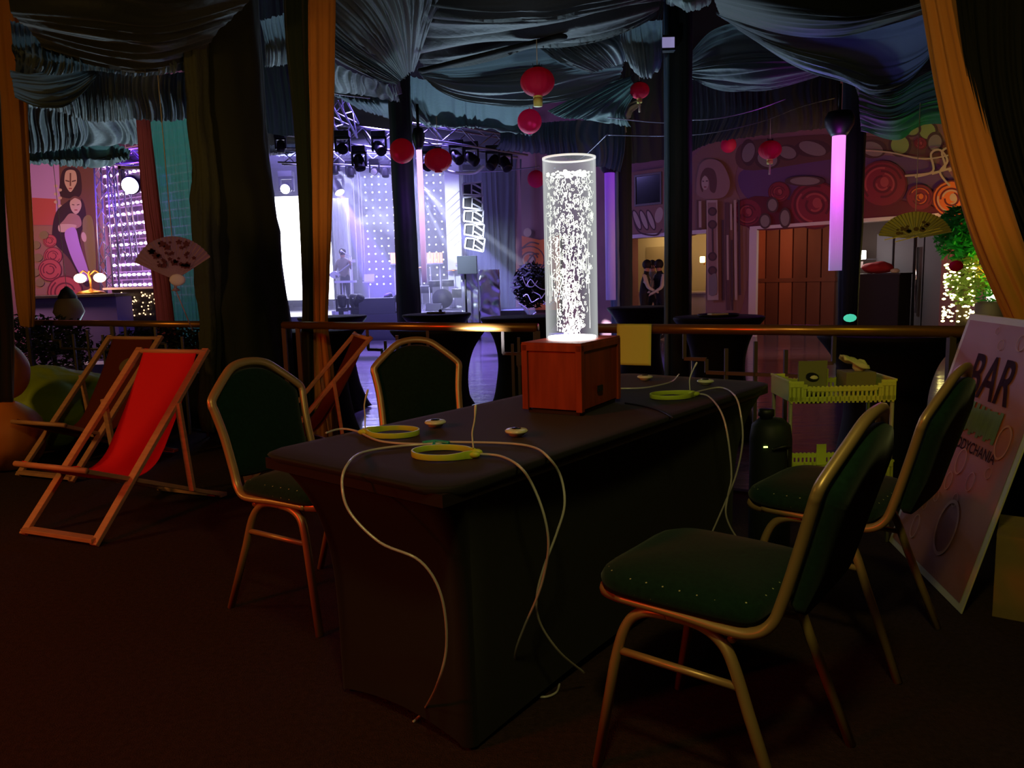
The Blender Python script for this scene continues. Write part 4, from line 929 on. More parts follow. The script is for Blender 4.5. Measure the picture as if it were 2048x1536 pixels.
swag('wide dark swag hanging across the top centre', [[(640, -110, 6.2), (720, -60, 6.6), (800, 60, 7.6), (850, 135, 8.4)], [(820, -100, 6.2), (860, -20, 6.4), (900, 60, 7.2), (930, 128, 8.2)], [(1040, -100, 6.2), (1060, -10, 6.3), (1060, 45, 7.0), (1060, 92, 8.0)], [(1240, -100, 6.4), (1230, -30, 6.4), (1220, 20, 6.9), (1200, 72, 7.6)], [(1330, -80, 7), (1325, -30, 7), (1320, 0, 7.2), (1310, 30, 7.4)]], 9, .09, 'drape_dark', nv=40)
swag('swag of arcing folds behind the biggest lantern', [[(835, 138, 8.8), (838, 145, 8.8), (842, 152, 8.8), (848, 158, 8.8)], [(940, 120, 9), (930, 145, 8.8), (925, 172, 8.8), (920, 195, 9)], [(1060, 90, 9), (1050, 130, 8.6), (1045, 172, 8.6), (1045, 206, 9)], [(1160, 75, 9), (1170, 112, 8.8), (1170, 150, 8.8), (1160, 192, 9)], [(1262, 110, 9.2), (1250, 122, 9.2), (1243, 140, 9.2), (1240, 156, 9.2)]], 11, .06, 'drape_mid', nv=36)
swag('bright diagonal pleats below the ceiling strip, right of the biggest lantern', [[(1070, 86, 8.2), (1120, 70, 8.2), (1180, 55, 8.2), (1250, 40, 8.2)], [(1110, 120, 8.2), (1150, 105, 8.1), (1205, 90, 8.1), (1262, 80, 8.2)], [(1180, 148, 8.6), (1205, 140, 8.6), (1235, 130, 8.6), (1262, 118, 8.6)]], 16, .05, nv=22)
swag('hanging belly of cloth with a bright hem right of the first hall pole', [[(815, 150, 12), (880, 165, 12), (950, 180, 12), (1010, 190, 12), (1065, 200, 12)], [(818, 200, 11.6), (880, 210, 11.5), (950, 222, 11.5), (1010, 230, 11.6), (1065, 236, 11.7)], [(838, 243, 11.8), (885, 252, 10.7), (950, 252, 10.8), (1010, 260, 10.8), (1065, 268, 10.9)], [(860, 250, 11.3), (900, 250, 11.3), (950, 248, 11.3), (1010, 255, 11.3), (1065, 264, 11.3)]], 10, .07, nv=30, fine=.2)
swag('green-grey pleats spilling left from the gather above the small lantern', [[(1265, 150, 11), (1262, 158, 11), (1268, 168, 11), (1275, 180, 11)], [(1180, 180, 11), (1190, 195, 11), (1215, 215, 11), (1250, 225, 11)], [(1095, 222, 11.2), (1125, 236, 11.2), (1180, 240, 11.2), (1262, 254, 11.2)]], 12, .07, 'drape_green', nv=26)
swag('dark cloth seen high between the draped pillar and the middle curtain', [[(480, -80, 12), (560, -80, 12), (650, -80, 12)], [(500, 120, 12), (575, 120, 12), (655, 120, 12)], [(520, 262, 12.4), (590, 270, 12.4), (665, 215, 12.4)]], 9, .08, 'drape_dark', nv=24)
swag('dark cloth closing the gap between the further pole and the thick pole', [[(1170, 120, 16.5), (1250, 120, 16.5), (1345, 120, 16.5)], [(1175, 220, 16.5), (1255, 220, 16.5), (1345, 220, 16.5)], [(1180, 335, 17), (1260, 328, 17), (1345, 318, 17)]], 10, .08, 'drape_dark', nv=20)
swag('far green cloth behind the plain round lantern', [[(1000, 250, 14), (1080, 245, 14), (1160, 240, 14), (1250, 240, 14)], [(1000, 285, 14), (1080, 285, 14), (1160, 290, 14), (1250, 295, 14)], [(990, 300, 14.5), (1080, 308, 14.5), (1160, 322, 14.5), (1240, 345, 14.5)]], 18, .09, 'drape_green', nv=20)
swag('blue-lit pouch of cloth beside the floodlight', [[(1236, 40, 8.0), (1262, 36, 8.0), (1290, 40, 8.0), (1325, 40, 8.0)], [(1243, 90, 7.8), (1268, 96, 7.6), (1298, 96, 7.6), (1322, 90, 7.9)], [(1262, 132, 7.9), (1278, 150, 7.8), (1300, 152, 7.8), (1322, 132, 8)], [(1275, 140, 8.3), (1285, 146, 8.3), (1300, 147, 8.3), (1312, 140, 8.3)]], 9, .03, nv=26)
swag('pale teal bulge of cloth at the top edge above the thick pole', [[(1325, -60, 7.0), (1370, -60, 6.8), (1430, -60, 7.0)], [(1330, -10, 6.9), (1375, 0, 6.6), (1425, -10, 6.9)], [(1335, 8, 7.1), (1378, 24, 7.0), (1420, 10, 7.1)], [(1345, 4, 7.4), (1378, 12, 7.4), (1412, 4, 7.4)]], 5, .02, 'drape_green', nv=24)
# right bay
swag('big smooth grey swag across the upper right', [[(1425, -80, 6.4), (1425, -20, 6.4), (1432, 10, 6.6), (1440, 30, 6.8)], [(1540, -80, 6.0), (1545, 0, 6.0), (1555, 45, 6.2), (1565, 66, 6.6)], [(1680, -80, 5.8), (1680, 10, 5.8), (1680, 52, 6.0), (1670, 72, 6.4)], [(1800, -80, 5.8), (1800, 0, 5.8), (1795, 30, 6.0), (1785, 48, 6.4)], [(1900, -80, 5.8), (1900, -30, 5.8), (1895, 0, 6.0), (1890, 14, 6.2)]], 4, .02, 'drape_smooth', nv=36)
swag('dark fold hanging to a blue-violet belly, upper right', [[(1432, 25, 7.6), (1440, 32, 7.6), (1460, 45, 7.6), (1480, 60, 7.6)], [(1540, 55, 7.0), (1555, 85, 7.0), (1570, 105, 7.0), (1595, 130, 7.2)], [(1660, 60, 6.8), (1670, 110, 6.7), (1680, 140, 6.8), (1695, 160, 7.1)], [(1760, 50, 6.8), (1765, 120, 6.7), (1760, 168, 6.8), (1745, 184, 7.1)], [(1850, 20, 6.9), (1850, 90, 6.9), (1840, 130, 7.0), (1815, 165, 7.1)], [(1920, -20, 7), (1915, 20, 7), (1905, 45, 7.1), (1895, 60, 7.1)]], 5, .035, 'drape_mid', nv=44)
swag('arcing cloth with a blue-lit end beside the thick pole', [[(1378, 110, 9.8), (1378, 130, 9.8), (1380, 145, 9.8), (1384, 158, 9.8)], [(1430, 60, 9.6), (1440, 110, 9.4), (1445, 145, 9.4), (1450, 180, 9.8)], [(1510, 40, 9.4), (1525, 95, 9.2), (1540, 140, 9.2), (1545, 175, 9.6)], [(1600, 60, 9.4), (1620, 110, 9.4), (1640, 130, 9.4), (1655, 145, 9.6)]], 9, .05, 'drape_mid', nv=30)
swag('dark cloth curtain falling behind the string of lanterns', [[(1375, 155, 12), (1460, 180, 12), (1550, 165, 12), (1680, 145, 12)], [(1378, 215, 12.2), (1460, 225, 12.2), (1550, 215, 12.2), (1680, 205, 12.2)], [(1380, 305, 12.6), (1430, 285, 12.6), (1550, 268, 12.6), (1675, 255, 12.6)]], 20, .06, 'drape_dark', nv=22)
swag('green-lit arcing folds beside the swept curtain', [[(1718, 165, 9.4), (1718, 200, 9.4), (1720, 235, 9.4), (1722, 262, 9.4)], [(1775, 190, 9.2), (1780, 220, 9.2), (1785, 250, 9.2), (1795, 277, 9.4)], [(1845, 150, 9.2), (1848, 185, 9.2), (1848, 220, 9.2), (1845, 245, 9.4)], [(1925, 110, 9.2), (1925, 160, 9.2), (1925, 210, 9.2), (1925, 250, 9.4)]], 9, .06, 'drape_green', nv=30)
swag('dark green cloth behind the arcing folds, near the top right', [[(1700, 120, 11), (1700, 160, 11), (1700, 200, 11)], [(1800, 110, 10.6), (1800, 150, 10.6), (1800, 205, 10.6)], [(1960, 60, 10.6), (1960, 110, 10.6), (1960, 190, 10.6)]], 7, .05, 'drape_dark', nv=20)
m = MB(); m.tube(cat([at(842, 142, 7.9), at(940, 118, 7.6), at(1060, 88, 7.4), at(1132, 72, 7.2)], 8), [.05] * 24 + [.03], 10, flat=.5)
tag(m.build('fabric_strip', 'black_curtain'), 'narrow black strip of cloth stretched under the ceiling from the first hall pole', 'cloth strip')
# ================================================================== LANTERNS
def lantern(px, py, dpx, Y, label, style, m='lantern_red', cord=60):
    c = at(px, py, Y); r = dpx / 2 * Y / 1552.0
    o = empty('paper_lantern', c, label, 'lantern', 'red paper lanterns hanging in the hall')
    ribs = 18 if style != 'plain' else 9; sq = .84 if style != 'plain' else 1.0; N = 48 if style != 'plain' else 36
    prof = []
    for i in range(25):
        a = PI * i / 24; prof.append((max(.22 * r, math.sin(a) * r), -math.cos(a) * r * sq * .97))
    mb = MB()
    if style == 'plain':
        pr = []
        for i in range(37):
            a = PI * i / 36; k = 1 - .02 * (i % 2); pr.append((max(.15 * r, math.sin(a) * r * k), -math.cos(a) * r * .98))
        mb.lathe(pr, n=40, cap=False)
    else: mb.lathe(prof, n=72, cap=False, mod=lambda a, z: 1 - .035 * abs(math.sin(a * ribs / 2)))
    mb.build('shade', m, o)
    mb = MB(); mb.tube([(0, 0, r * sq * .95), (0, 0, r * sq + cord * Y / 1552)], .004 if r < .2 else .005, 5); mb.build('cord', 'tassel', o)
    if style != 'plain':
        mb = MB(); mb.lathe([(.27 * r, r * sq * .9), (.27 * r, r * sq * 1.03), (.2 * r, r * sq * 1.03)], n=16)
        for k in range(4): a = k * PI / 2 + .4; mb.tube([(.25 * r * math.cos(a), .25 * r * math.sin(a), r * sq), (.3 * r * math.cos(a), .3 * r * math.sin(a), r * sq * 1.2)], .02 * r, 5)
        mb.build('top_ring', 'black_metal', o)
        mb = MB(); mb.lathe([(.27 * r, -r * sq * 1.03), (.27 * r, -r * sq * .9)], n=16); mb.build('bottom_ring', 'lantern_tag' if style != 'bare' else 'lantern_red', o)
    if style in ('tag', 'tassel'):
        mb = MB(); mb.lathe([(.26 * r, -r * (1.36 if style == 'tag' else 1.2)), (.27 * r, -r * .9)], n=16); mb.build('gold_collar', 'lantern_tag', o)
    if style == 'tassel':
        mb = MB(); mb.tube([(0, 0, -r * 1.15), (0, 0, -r * 2.1)], [.07 * r, .10 * r], 8); mb.build('tassel', 'tassel', o)
lantern(1075, 164, 66, 7.0, 'largest red ribbed paper lantern with a yellow collar, high in the centre', 'tag', cord=50)
lantern(1279, 181, 38, 11.0, 'small red ribbed lantern with a tassel, hanging left of the thick dark pole', 'tassel', cord=20)
lantern(1059, 243, 47, 9.5, 'plain round pinkish-red lantern right below the biggest one', 'plain', 'lantern_pink', 18)
lantern(804, 302, 48, 9.6, 'plain round red lantern in front of the first hall pole', 'plain', cord=0)
lantern(876, 320, 54, 8.6, 'deep red ribbed lantern right of the first hall pole, over the stage view', 'bare', cord=60)
lantern(1072, 358, 34, 14.5, 'small pinkish lantern half hidden behind the rim of the bubble tube', 'plain', 'lantern_pink', 30)
lantern(1457, 290, 30, 15.0, 'plain round pink lantern, smallest one right of the thick dark pole', 'plain', 'lantern_pink', 40)
lantern(1540, 300, 44, 10.6, 'red ribbed lantern with pale collar and tassel against the painted wall', 'tassel', cord=40)

# ================================================================== HANGING TUBES
def grad_emit(name, top, mid, bot, es, z0, z1):
    m = bpy.data.materials.new(name); m.use_nodes = True; nt = m.node_tree; b = nt.nodes['Principled BSDF']
    tc = nt.nodes.new('ShaderNodeTexCoord'); sp = nt.nodes.new('ShaderNodeSeparateXYZ'); mr = nt.nodes.new('ShaderNodeMapRange')
    mr.inputs['From Min'].default_value = z0; mr.inputs['From Max'].default_value = z1
    r = nt.nodes.new('ShaderNodeValToRGB'); r.color_ramp.elements[0].color = (*lin(bot), 1); r.color_ramp.elements[1].color = (*lin(top), 1)
    e = r.color_ramp.elements.new(.5); e.color = (*lin(mid), 1)
    nt.links.new(tc.outputs['Object'], sp.inputs[0]); nt.links.new(sp.outputs['Z'], mr.inputs['Value']); nt.links.new(mr.outputs[0], r.inputs['Fac'])
    nt.links.new(r.outputs['Color'], b.inputs['Emission Color']); b.inputs['Emission Strength'].default_value = es
    b.inputs['Base Color'].default_value = (.7, .6, .75, 1); MATS[name] = m; return m
def light_tube(px, py0, py1, wpx, Y, label, cols, es):
    t, b_ = at(px, py0, Y), at(px, py1, Y); r = wpx / 2 * Y / 1552; L = t.z - b_.z
    o = empty('hanging_light_tube', t, label, 'lamp', None)
    m = MB(); m.lathe([(r, -L), (r, 0)], n=60, mod=lambda a, z: 1 - .05 * abs(math.sin(a * 10))); m.build('pleated_shade', grad_emit('tube_glow_%d' % px, *cols, es, -L, 0), o)
    m = MB(); m.lathe([(r * 1.1, 0), (r * 1.5, .04), (r * 2.1, .12), (r * 2.2, .2), (r * 1.7, .28), (.02, .30)], n=28); m.build('lamp_head', 'black_metal', o)
    m = MB(); m.tube([(0, 0, .28), (0, 0, .6)], .02, 8); m.build('bracket', 'black_metal', o); return o
light_tube(1678, 272, 541, 25, 9.6, 'long pink-purple glowing pleated tube hanging in front of a dark pole', ((255, 150, 255), (206, 96, 220), (112, 88, 140)), 1.15)
light_tube(838, 300, 566, 11, 10.9, 'slim pinkish-white glowing tube on the right side of the first hall pole', ((255, 190, 255), (230, 180, 235), (84, 76, 120)), 1.4)
light_tube(1219, 346, 600, 20, 15.2, 'dim violet tube hanging left of the further blue-lit pole', ((110, 30, 190), (60, 44, 130), (50, 46, 100)), .8)
light('tube_light', 'POINT', at(1678, 330, 9.3), 11, (230, 60, 255), soft=.1)
light('tube_light', 'POINT', at(845, 400, 10.7), 8, (160, 80, 255), soft=.1)

# floodlight on the thick pole
fl = empty('floodlight', at(1330, 88, 8.2), 'small floodlight clamped near the top of the thick dark pole', 'floodlight')
m = MB(); m.box((0, 0, 0), (.20, .10, .15)); m.build('housing', 'black_metal', fl, bevel=.008)
m = MB(); m.prism([(-.07, -.054, -.05), (.085, -.054, -.05), (.085, -.054, .05), (-.07, -.054, .05)], (0, .004, 0)); m.build('lens', mat('lens_grey', (190, 180, 215), .2, emit=(170, 160, 220), es=.5), fl)
m = MB(); m.tube([(-.09, 0, .06), (-.07, 0, .18), (-.02, 0, .40)], .015, 8); m.build('bracket', 'knot_cloth', fl)
# cables strung across
def wire(name, pts, label, r=.012, m='truss_metal', c='cable'): mb = MB(); mb.tube(cat([at(*p) for p in pts], 8), r, 6); return tag(mb.build(name, m), label, c)
wire('cable', [(1378, 240, 10), (1440, 236, 10), (1510, 220, 10), (1571, 198, 10)], 'pale double cable sagging from the thick pole to the right, upper one', .008)
wire('cable', [(1215, 270, 12), (1330, 272, 12), (1420, 266, 12), (1520, 244, 12), (1600, 214, 12), (1670, 196, 12)], 'thin cable strung behind the thick pole towards the purple tube', .007)
wire('cable', [(1108, 336, 13), (1160, 318, 13), (1215, 268, 12.5)], 'thin cable rising behind the bubble tube rim', .007)
wire('cable', [(1215, 235, 11), (1290, 243, 11), (1335, 246, 11)], 'short thin cable between the further pole and the thick pole', .007)
wire('cable', [(872, 322, 15), (890, 340, 15), (918, 346, 15), (950, 345, 15), (968, 331, 15)], 'thick pale looped cable sagging below the lighting rig', .03, 'white_cloth')
wire('cable', [(918, 343, 16), (1000, 342, 16), (1080, 333, 16)], 'thin pale cable running from the rig to the bubble tube', .012)
wire('cable', [(648, 182, 9), (690, 190, 9), (740, 196, 9)], 'grey cable under the fan of pleats, left of the first pole', .01)

# ================================================================== STAGE
SX0, SX1, SY, SZ = -9.2, .35, 19.5, .35
m = MB(); m.box(((SX0 + SX1) / 2, SY + 5, (SZ + ZL) / 2), (SX1 - SX0, 10, SZ - ZL - .002)); struct(m.build('stage', 'stage_deck'))
m = MB(); x0, x1 = at(655, 500, 27).x, at(935, 500, 27).x; m.box(((x0 + x1) / 2 - .6, 27.1, 2.9), (x1 - x0 + 1.4, .2, 6.0)); bw = struct(m.build('wall_stage', 'stage_black'))
def dots(x0, x1, z0, z1, Y, nx, nz, r, m, nm, par, gap=None):
    mb = MB()
    for i in range(nx):
        if gap and i in gap: continue
        for j in range(nz):
            mb.ball((x0 + (x1 - x0) * i / (nx - 1), Y, z0 + (z1 - z0) * j / (nz - 1)), r, (1, .5, 1), 8)
    o = mb.build(nm, m, par, True if par else False); o['kind'] = 'stuff' if par else 'structure'; return o
xa, xb = at(735, 480, 26.8).x, at(912, 480, 26.8).x
za, zb_ = at(840, 566, 26.8).z, at(840, 350, 26.8).z
tag(dots(xa, xb, za, zb_, 26.9, 14, 15, .026, 'led_dot', 'lamp_rows', None, (5,)), 'rows of small white lamps on the dark wall behind the stage', 'lamp rows', kind='stuff')
# rows of lamps on the brick wall: each row a bar
mb = MB()
rows = 14
for j in range(rows):
    z = at(275, 322 + j * 20.6, 16.6).z
    for i in range(13):
        s = BL * (i + .5) / 26; p = B0 + bd * s + bn * .03 + Vector((0, 0, z)); mb.ball(p, .038, (1.2, 1, .8), 8)
tag(mb.build('lamp_rows', 'led_row'), 'rows of small violet-white lamps along the brick wall on the left', 'lamp rows', kind='stuff')
# bright screens either side of the stage
a_, b_ = at(540, 500, 24).x, at(663, 500, 24).x
scn = empty('led_screen', ((a_ + b_) / 2, 24, SZ), 'tall brilliant white screen at the left of the stage, seen beside the orange curtain', 'screen')
zt, zb2 = at(600, 392, 24).z, at(600, 600, 24).z
m = MB(); m.box((0, 0, (zt + zb2) / 2 - SZ), (b_ - a_, .02, zt - zb2)); m.build('display', 'screen_white', scn)
m = MB(); m.box((0, .07, (zt + zb2) / 2 - SZ), (b_ - a_ + .1, .1, zt - zb2 + .1)); m.box((-1, .07, .2), (.1, .1, .5)); m.box((1, .07, .2), (.1, .1, .5)); m.build('frame', 'black_metal', scn)
wc = at(908, 450, 22.5); cx = wc.x; wdt = 29 * 22.5 / 1552
colm = empty('lit_column', (cx, 22.5, SZ), 'tall white cloth-covered column at the right side of the stage', 'column')
m = MB(); hgt = at(895, 318, 22.5).z - SZ
m.box((0, 0, hgt / 2), (wdt, .35, hgt)); m.build('cloth_cover', 'white_cloth', colm, bevel=.02)
m = MB()
for k in range(7): m.beam((-wdt / 2, -.18, 1.6 + k * .22), (wdt / 2, -.18, 1.95 + k * .22), .03, .02)
m.build('diagonal_bars', 'truss_metal', colm)
# pale side cloth at the left of the stage, between the screen and the player
m = MB(); gx0, gx1 = at(657, 500, 25).x, at(700, 500, 25).x
def gcl(u, v): return Vector((gx0 + (gx1 - gx0) * u, 25.2 + .06 * math.sin(u * 34) + .03 * math.sin(u * 11), SZ + (at(680, 395, 25).z - SZ) * v))
m.grid(gcl, 60, 10); tag(m.build('side_cloth', 'white_cloth'), 'pale grey cloth hanging behind the guitar player, left end of the stage', 'cloth')
# wing curtain
loft('wing_curtain', [[(925, 318, 21.5), (985, 318, 21.5), (1043, 318, 21.8)], [(930, 450, 21.5), (990, 450, 21.5), (1038, 450, 21.8)], [(935, 655, 21.5), (995, 655, 21.5), (1038, 655, 21.8)]], 9, .06, 'wing_velvet', 'dark velvet wing curtain right of the loudspeaker column', 'curtain')
m = MB(); m.box(((at(1036, 500, 21.9).x), 21.9, 2.6), (.22, .3, 5.8)); struct(m.build('trim_5', 'mural_ground'))

# loudspeaker line array
la = empty('line_array', at(944, 345, 18.6), 'hanging column of five pale-framed loudspeakers right of the stage', 'loudspeaker')
px0 = la.location
for k in range(5):
    yc = 378 + k * 27.5; c = at(945 + k * 1.2, yc, 18.6) - px0; w, h = .44, .30; tilt = .05 + .06 * k
    M = Matrix.Translation(c) @ Matrix.Rotation(tilt * .6, 4, 'Y')
    m = MB(); m.box((0, .1, 0), (w, .3, h * .92), M); sp = m.build('cabinet', 'stage_black', la, bevel=.01)
    m = MB()
    P = [(-w / 2, -.07, -h * .42), (w / 2, -.07, -h * .5), (w / 2, -.07, h * .5), (-w / 2, -.07, h * .34)]
    for p, q in zip(P, P[1:] + P[:1]): m.beam(p, q, .03, .035, M=M)
    m.beam((-.02, -.07, -h * .45), (-.02, -.07, h * .42), .03, .03, M=M); m.beam((0, -.07, h * .4), (w / 2, -.07, 0), .03, .04, M=M); m.beam((0, -.07, -h * .1), (w / 2, -.07, -h * .45), .03, .03, M=M)
    m.build('frame', 'white_line_metal', la)
m = MB(); m.box((.0, 0, .10), (.42, .3, .12)); m.tube([(.05, 0, .15), (.1, 0, .6)], .015, 6); m.build('hanging_frame', 'truss_metal', la)
c = at(938, 530, 18.6); o = empty('loudspeaker', (c.x, 18.6, ZL), 'small dark loudspeaker on a pole below the hanging loudspeaker column', 'loudspeaker')
z0, z1 = at(938, 548, 18.6).z - ZL, at(938, 512, 18.6).z - ZL
m = MB(); m.box((-.04, 0, (z0 + z1) / 2), (.46, .35, z1 - z0)); m.build('cabinet', 'wing_velvet', o, bevel=.01); m = MB(); m.tube([(-.1, 0, 0), (-.1, 0, z0)], .025, 8); m.lathe([(.2, 0), (.2, .02)], (-.1, 0, 0), 16); m.build('pole', 'black_metal', o)
def foil(px0, px1, py0, Y, label):
    a, b = at(px0, py0, Y), at(px1, py0, Y); h = a.z - ZL; W = b.x - a.x; o = empty('covered_loudspeaker', ((a.x + b.x) / 2, Y + .3, ZL), label, 'covered loudspeaker', 'loudspeaker stacks under shiny sheets')
    m = MB()
    def f(u, v):
        t = u * (2 * W + 1.2); x, y = (-W / 2, -.3 + .6 - t) if t < .6 else ((-W / 2 + t - .6, -.3) if t < .6 + W else ((W / 2, -.3 + t - .6 - W) if t < 1.2 + W else (W / 2 - (t - 1.2 - W), .3)))
        k = noise.noise(Vector((u * 9, v * 5, Y))) * .05 + .03 * math.sin(v * 30 + 14 * noise.noise(Vector((u * 4, v * 2, 3))))
        return Vector((x * (1 + k), y * (1 + k) - abs(k) * .6, h * v))
    m.grid(f, 90, 50); m.build('shiny_sheet', 'foil', o)
    m = MB(); m.box((0, 0, h / 2 - .02), (W * .92, .5, h - .06)); m.build('cabinet', 'stage_black', o)
foil(958, 998, 540, 18.2, 'loudspeaker stack wrapped in a shiny crumpled sheet, the wider right one')
foil(921, 955, 548, 18.9, 'loudspeaker stack wrapped in a shiny sheet, the narrower left one behind the pole speaker')

# monitors, moving heads, stands, keys, lamps
def wedge(px, py, w, Y, label):
    c = on(px, py, SZ); c = Vector((at(px, py, Y).x, Y, SZ)); o = empty('monitor_wedge', c, label, 'stage monitor', 'wedge monitors on the stage')
    h = w * .44; m = MB(); m.prism([(-w / 2, -.25, 0), (-w / 2, .3, 0), (-w / 2, .3, h * .35), (-w / 2, .08, h), (-w / 2, -.18, h * .98)], (w, 0, 0)); m.build('cabinet', mat('wedge_paint', (34, 33, 46), .7) if 'wedge_paint' not in MATS else 'wedge_paint', o, bevel=.01)
    m = MB()
    for s in (-1, 1): m.prism([(s * (w / 2 + .006), -.15, .05), (s * (w / 2 + .006), .1, .05), (s * (w / 2 + .006), .05, h * .6), (s * (w / 2 + .006), -.1, h * .7)], (s * .006, 0, 0))
    m.build('side_plate', 'truss_metal', o)
wedge(757, 626, .92, 19.95, 'large wedge monitor at the front edge of the stage')
wedge(868, 612, .42, 21, 'small wedge monitor at the foot of the drum kit')
def moving_head(pos, d, label, grp, hang=False, lens='black_paint', s=1.0):
    o = empty('moving_light', pos, label, 'stage light', grp); k = -1 if hang else 1; d = Vector(d).normalized()
    m = MB(); m.box((0, 0, k * .06 * s), (.30 * s, .24 * s, .12 * s)); m.build('base', 'black_metal', o, bevel=.01)
    m = MB()
    for q in (-1, 1): m.box((q * .14 * s, 0, k * .26 * s), (.04 * s, .10 * s, .30 * s))
    m.box((0, 0, k * .14 * s), (.32 * s, .10 * s, .05 * s)); m.build('yoke', 'black_metal', o, bevel=.01)
    M = Matrix.Translation((0, 0, k * .34 * s)) @ rotdir(d)
    m = MB(); m.lathe([(.02, -.17), (.08, -.16), (.11, -.08), (.115, .12), (.105, .15)], n=20, M=M @ Matrix.Scale(s, 4)); m.build('head', 'black_metal', o)
    m = MB(); m.lathe([(.001, .145), (.098, .145), (.098, .152), (.001, .158)], n=20, M=M @ Matrix.Scale(s, 4)); m.build('lens', lens, o)
    return o
FG = 'moving lights standing on the stage front'
for (px, Y, lb, d) in ((707, 20.3, 'dark moving light on the stage left of the big wedge monitor, behind its neighbour', (.1, -.4, 1)), (717, 19.85, 'dark moving light on the stage, tilted towards the big wedge monitor', (.6, -.5, .8)),
                       (779, 20.6, 'dark moving light on the stage just right of the big wedge monitor', (-.3, -.3, 1)), (793, 20.0, 'dark moving light at the foot of the first hall pole, tilted right', (.8, -.4, .5)), (684, 20.1, 'low dark fixture at the left front corner of the stage', (0, -.2, 1))):
    moving_head(Vector((at(px, 600, Y).x, Y, SZ)), d, lb, FG)
# overhead rig
def truss(p, q, w, label, grp='aluminium trusses of the overhead rig', kind=3):
    p, q = Vector(p), Vector(q); o = empty('truss', p, label, 'truss', grp); d = (q - p); L = d.length; d.normalize()
    up = Vector((0, 0, 1)) if abs(d.z) < .9 else Vector((0, 1, 0)); r = d.cross(up).normalized(); u = r.cross(d)
    C = [r * w / 2 + u * w / 2, -r * w / 2 + u * w / 2, -r * w / 2 - u * w / 2, r * w / 2 - u * w / 2]
    m = MB()
    for c in C: m.tube([p + c, q + c], w * .07, 6)
    m.build('chord', 'truss_metal', o, True)
    m = MB(); n = max(2, int(L / (w * 1.1)))
    for i in range(n):
        a, b = p + d * (L * i / n), p + d * (L * (i + 1) / n)
        for k in range(4):
            c1, c2 = C[k], C[(k + 1) % 4]; m.tube([a + c1, b + c2] if i % 2 else [a + c2, b + c1], w * .04, 5)
    m.build('brace', 'truss_metal', o, True); return o
truss(at(560, 250, 17), at(800, 285, 15.5), .35, 'truss of the lighting rig, upper left run behind the orange curtain')
truss(at(560, 312, 20), at(800, 322, 20), .35, 'lower left truss run of the lighting rig over the stage')
truss(at(835, 262, 14.5), at(1045, 296, 16), .32, 'truss run of the rig right of the first hall pole')
truss(at(835, 330, 21), at(900, 318, 21), .3, 'short far truss piece left of the white column')
truss(at(660, 188, 14), at(700, 262, 15), .3, 'slanting truss piece at the top left of the rig')
truss(at(207, 320, 16.2), at(222, 620, 16.2), .26, 'upright truss tower between the painted wall and the brick wall', None)
truss(at(236, 335, 16.4), at(258, 520, 16.4), .26, 'upright cloth-backed truss tower in front of the brick wall lamps', None)
truss(at(232, 318, 15.6), at(300, 312, 15.2), .26, 'short horizontal truss above the brick wall', None)
HG = 'moving lights hanging from the overhead rig'
DN = Vector((0, -.2, -1))
for (px, py, Y, d, ln, lb) in ((684, 262, 14.5, (.1, -1, -.2), 'black_paint', 'round black stage light hanging at the upper left of the rig'), (717, 292, 15, (.2, -.3, -1), 'black_paint', 'small stage light hanging left of the first hall pole'),
        (757, 262, 15, (.4, -.6, -.6), 'black_paint', 'boxy stage light under the left truss near the pole'), (700, 322, 20, DN, 'black_paint', 'stage light on the lower left truss, second from the curtain'), (748, 318, 19.5, (0, -1, -.4), 'lens_grey', 'twin-lens stage light on the lower left truss'),
        (770, 322, 20, DN, 'black_paint', 'stage light on the lower left truss beside the first hall pole'), (668, 316, 20, DN, 'black_paint', 'stage light on the lower left truss nearest the orange curtain'), (560, 268, 18, DN, 'black_paint', 'stage light seen between the pillar and the dark curtain'),
        (912, 280, 15, (.5, -.5, -.6), 'black_paint', 'large angled stage light right of the deep red lantern'), (942, 284, 15.2, (.7, -.4, -.6), 'black_paint', 'large angled stage light at the middle of the right truss'), (985, 292, 15.5, (-.4, -.5, -.7), 'black_paint', 'large stage light near the right end of the rig'),
        (1010, 296, 15.8, (.3, -.5, -.8), 'black_paint', 'dark stage light at the far right end of the rig'), (857, 292, 15, (-.3, -.6, -.7), 'black_paint', 'stage light just above the deep red lantern')):
    moving_head(at(px, py, Y), d, lb, HG, True, ln, .9 if Y < 16 else .8)
for (px, py, Y, ln, lb, tg) in ((678, 381, 22, 'beam_lens', 'violet-white moving light shining down from the left of the stage', (.45, -.4, -.8)), (571, 376, 22, 'beam_lens', 'bright violet light seen between the pillar and the curtain', (0, -1, -.3)), (262, 357, 15.6, 'beam_lens', 'glaring round violet-white light in front of the brick wall', (.1, -1, -.25))):
    p = at(px, py, Y); d = Vector(tg).normalized(); moving_head(p + Vector((0, 0, .42)) - d * .15, d, lb, HG, True, ln, 1.3 if Y > 17 else 1.6)

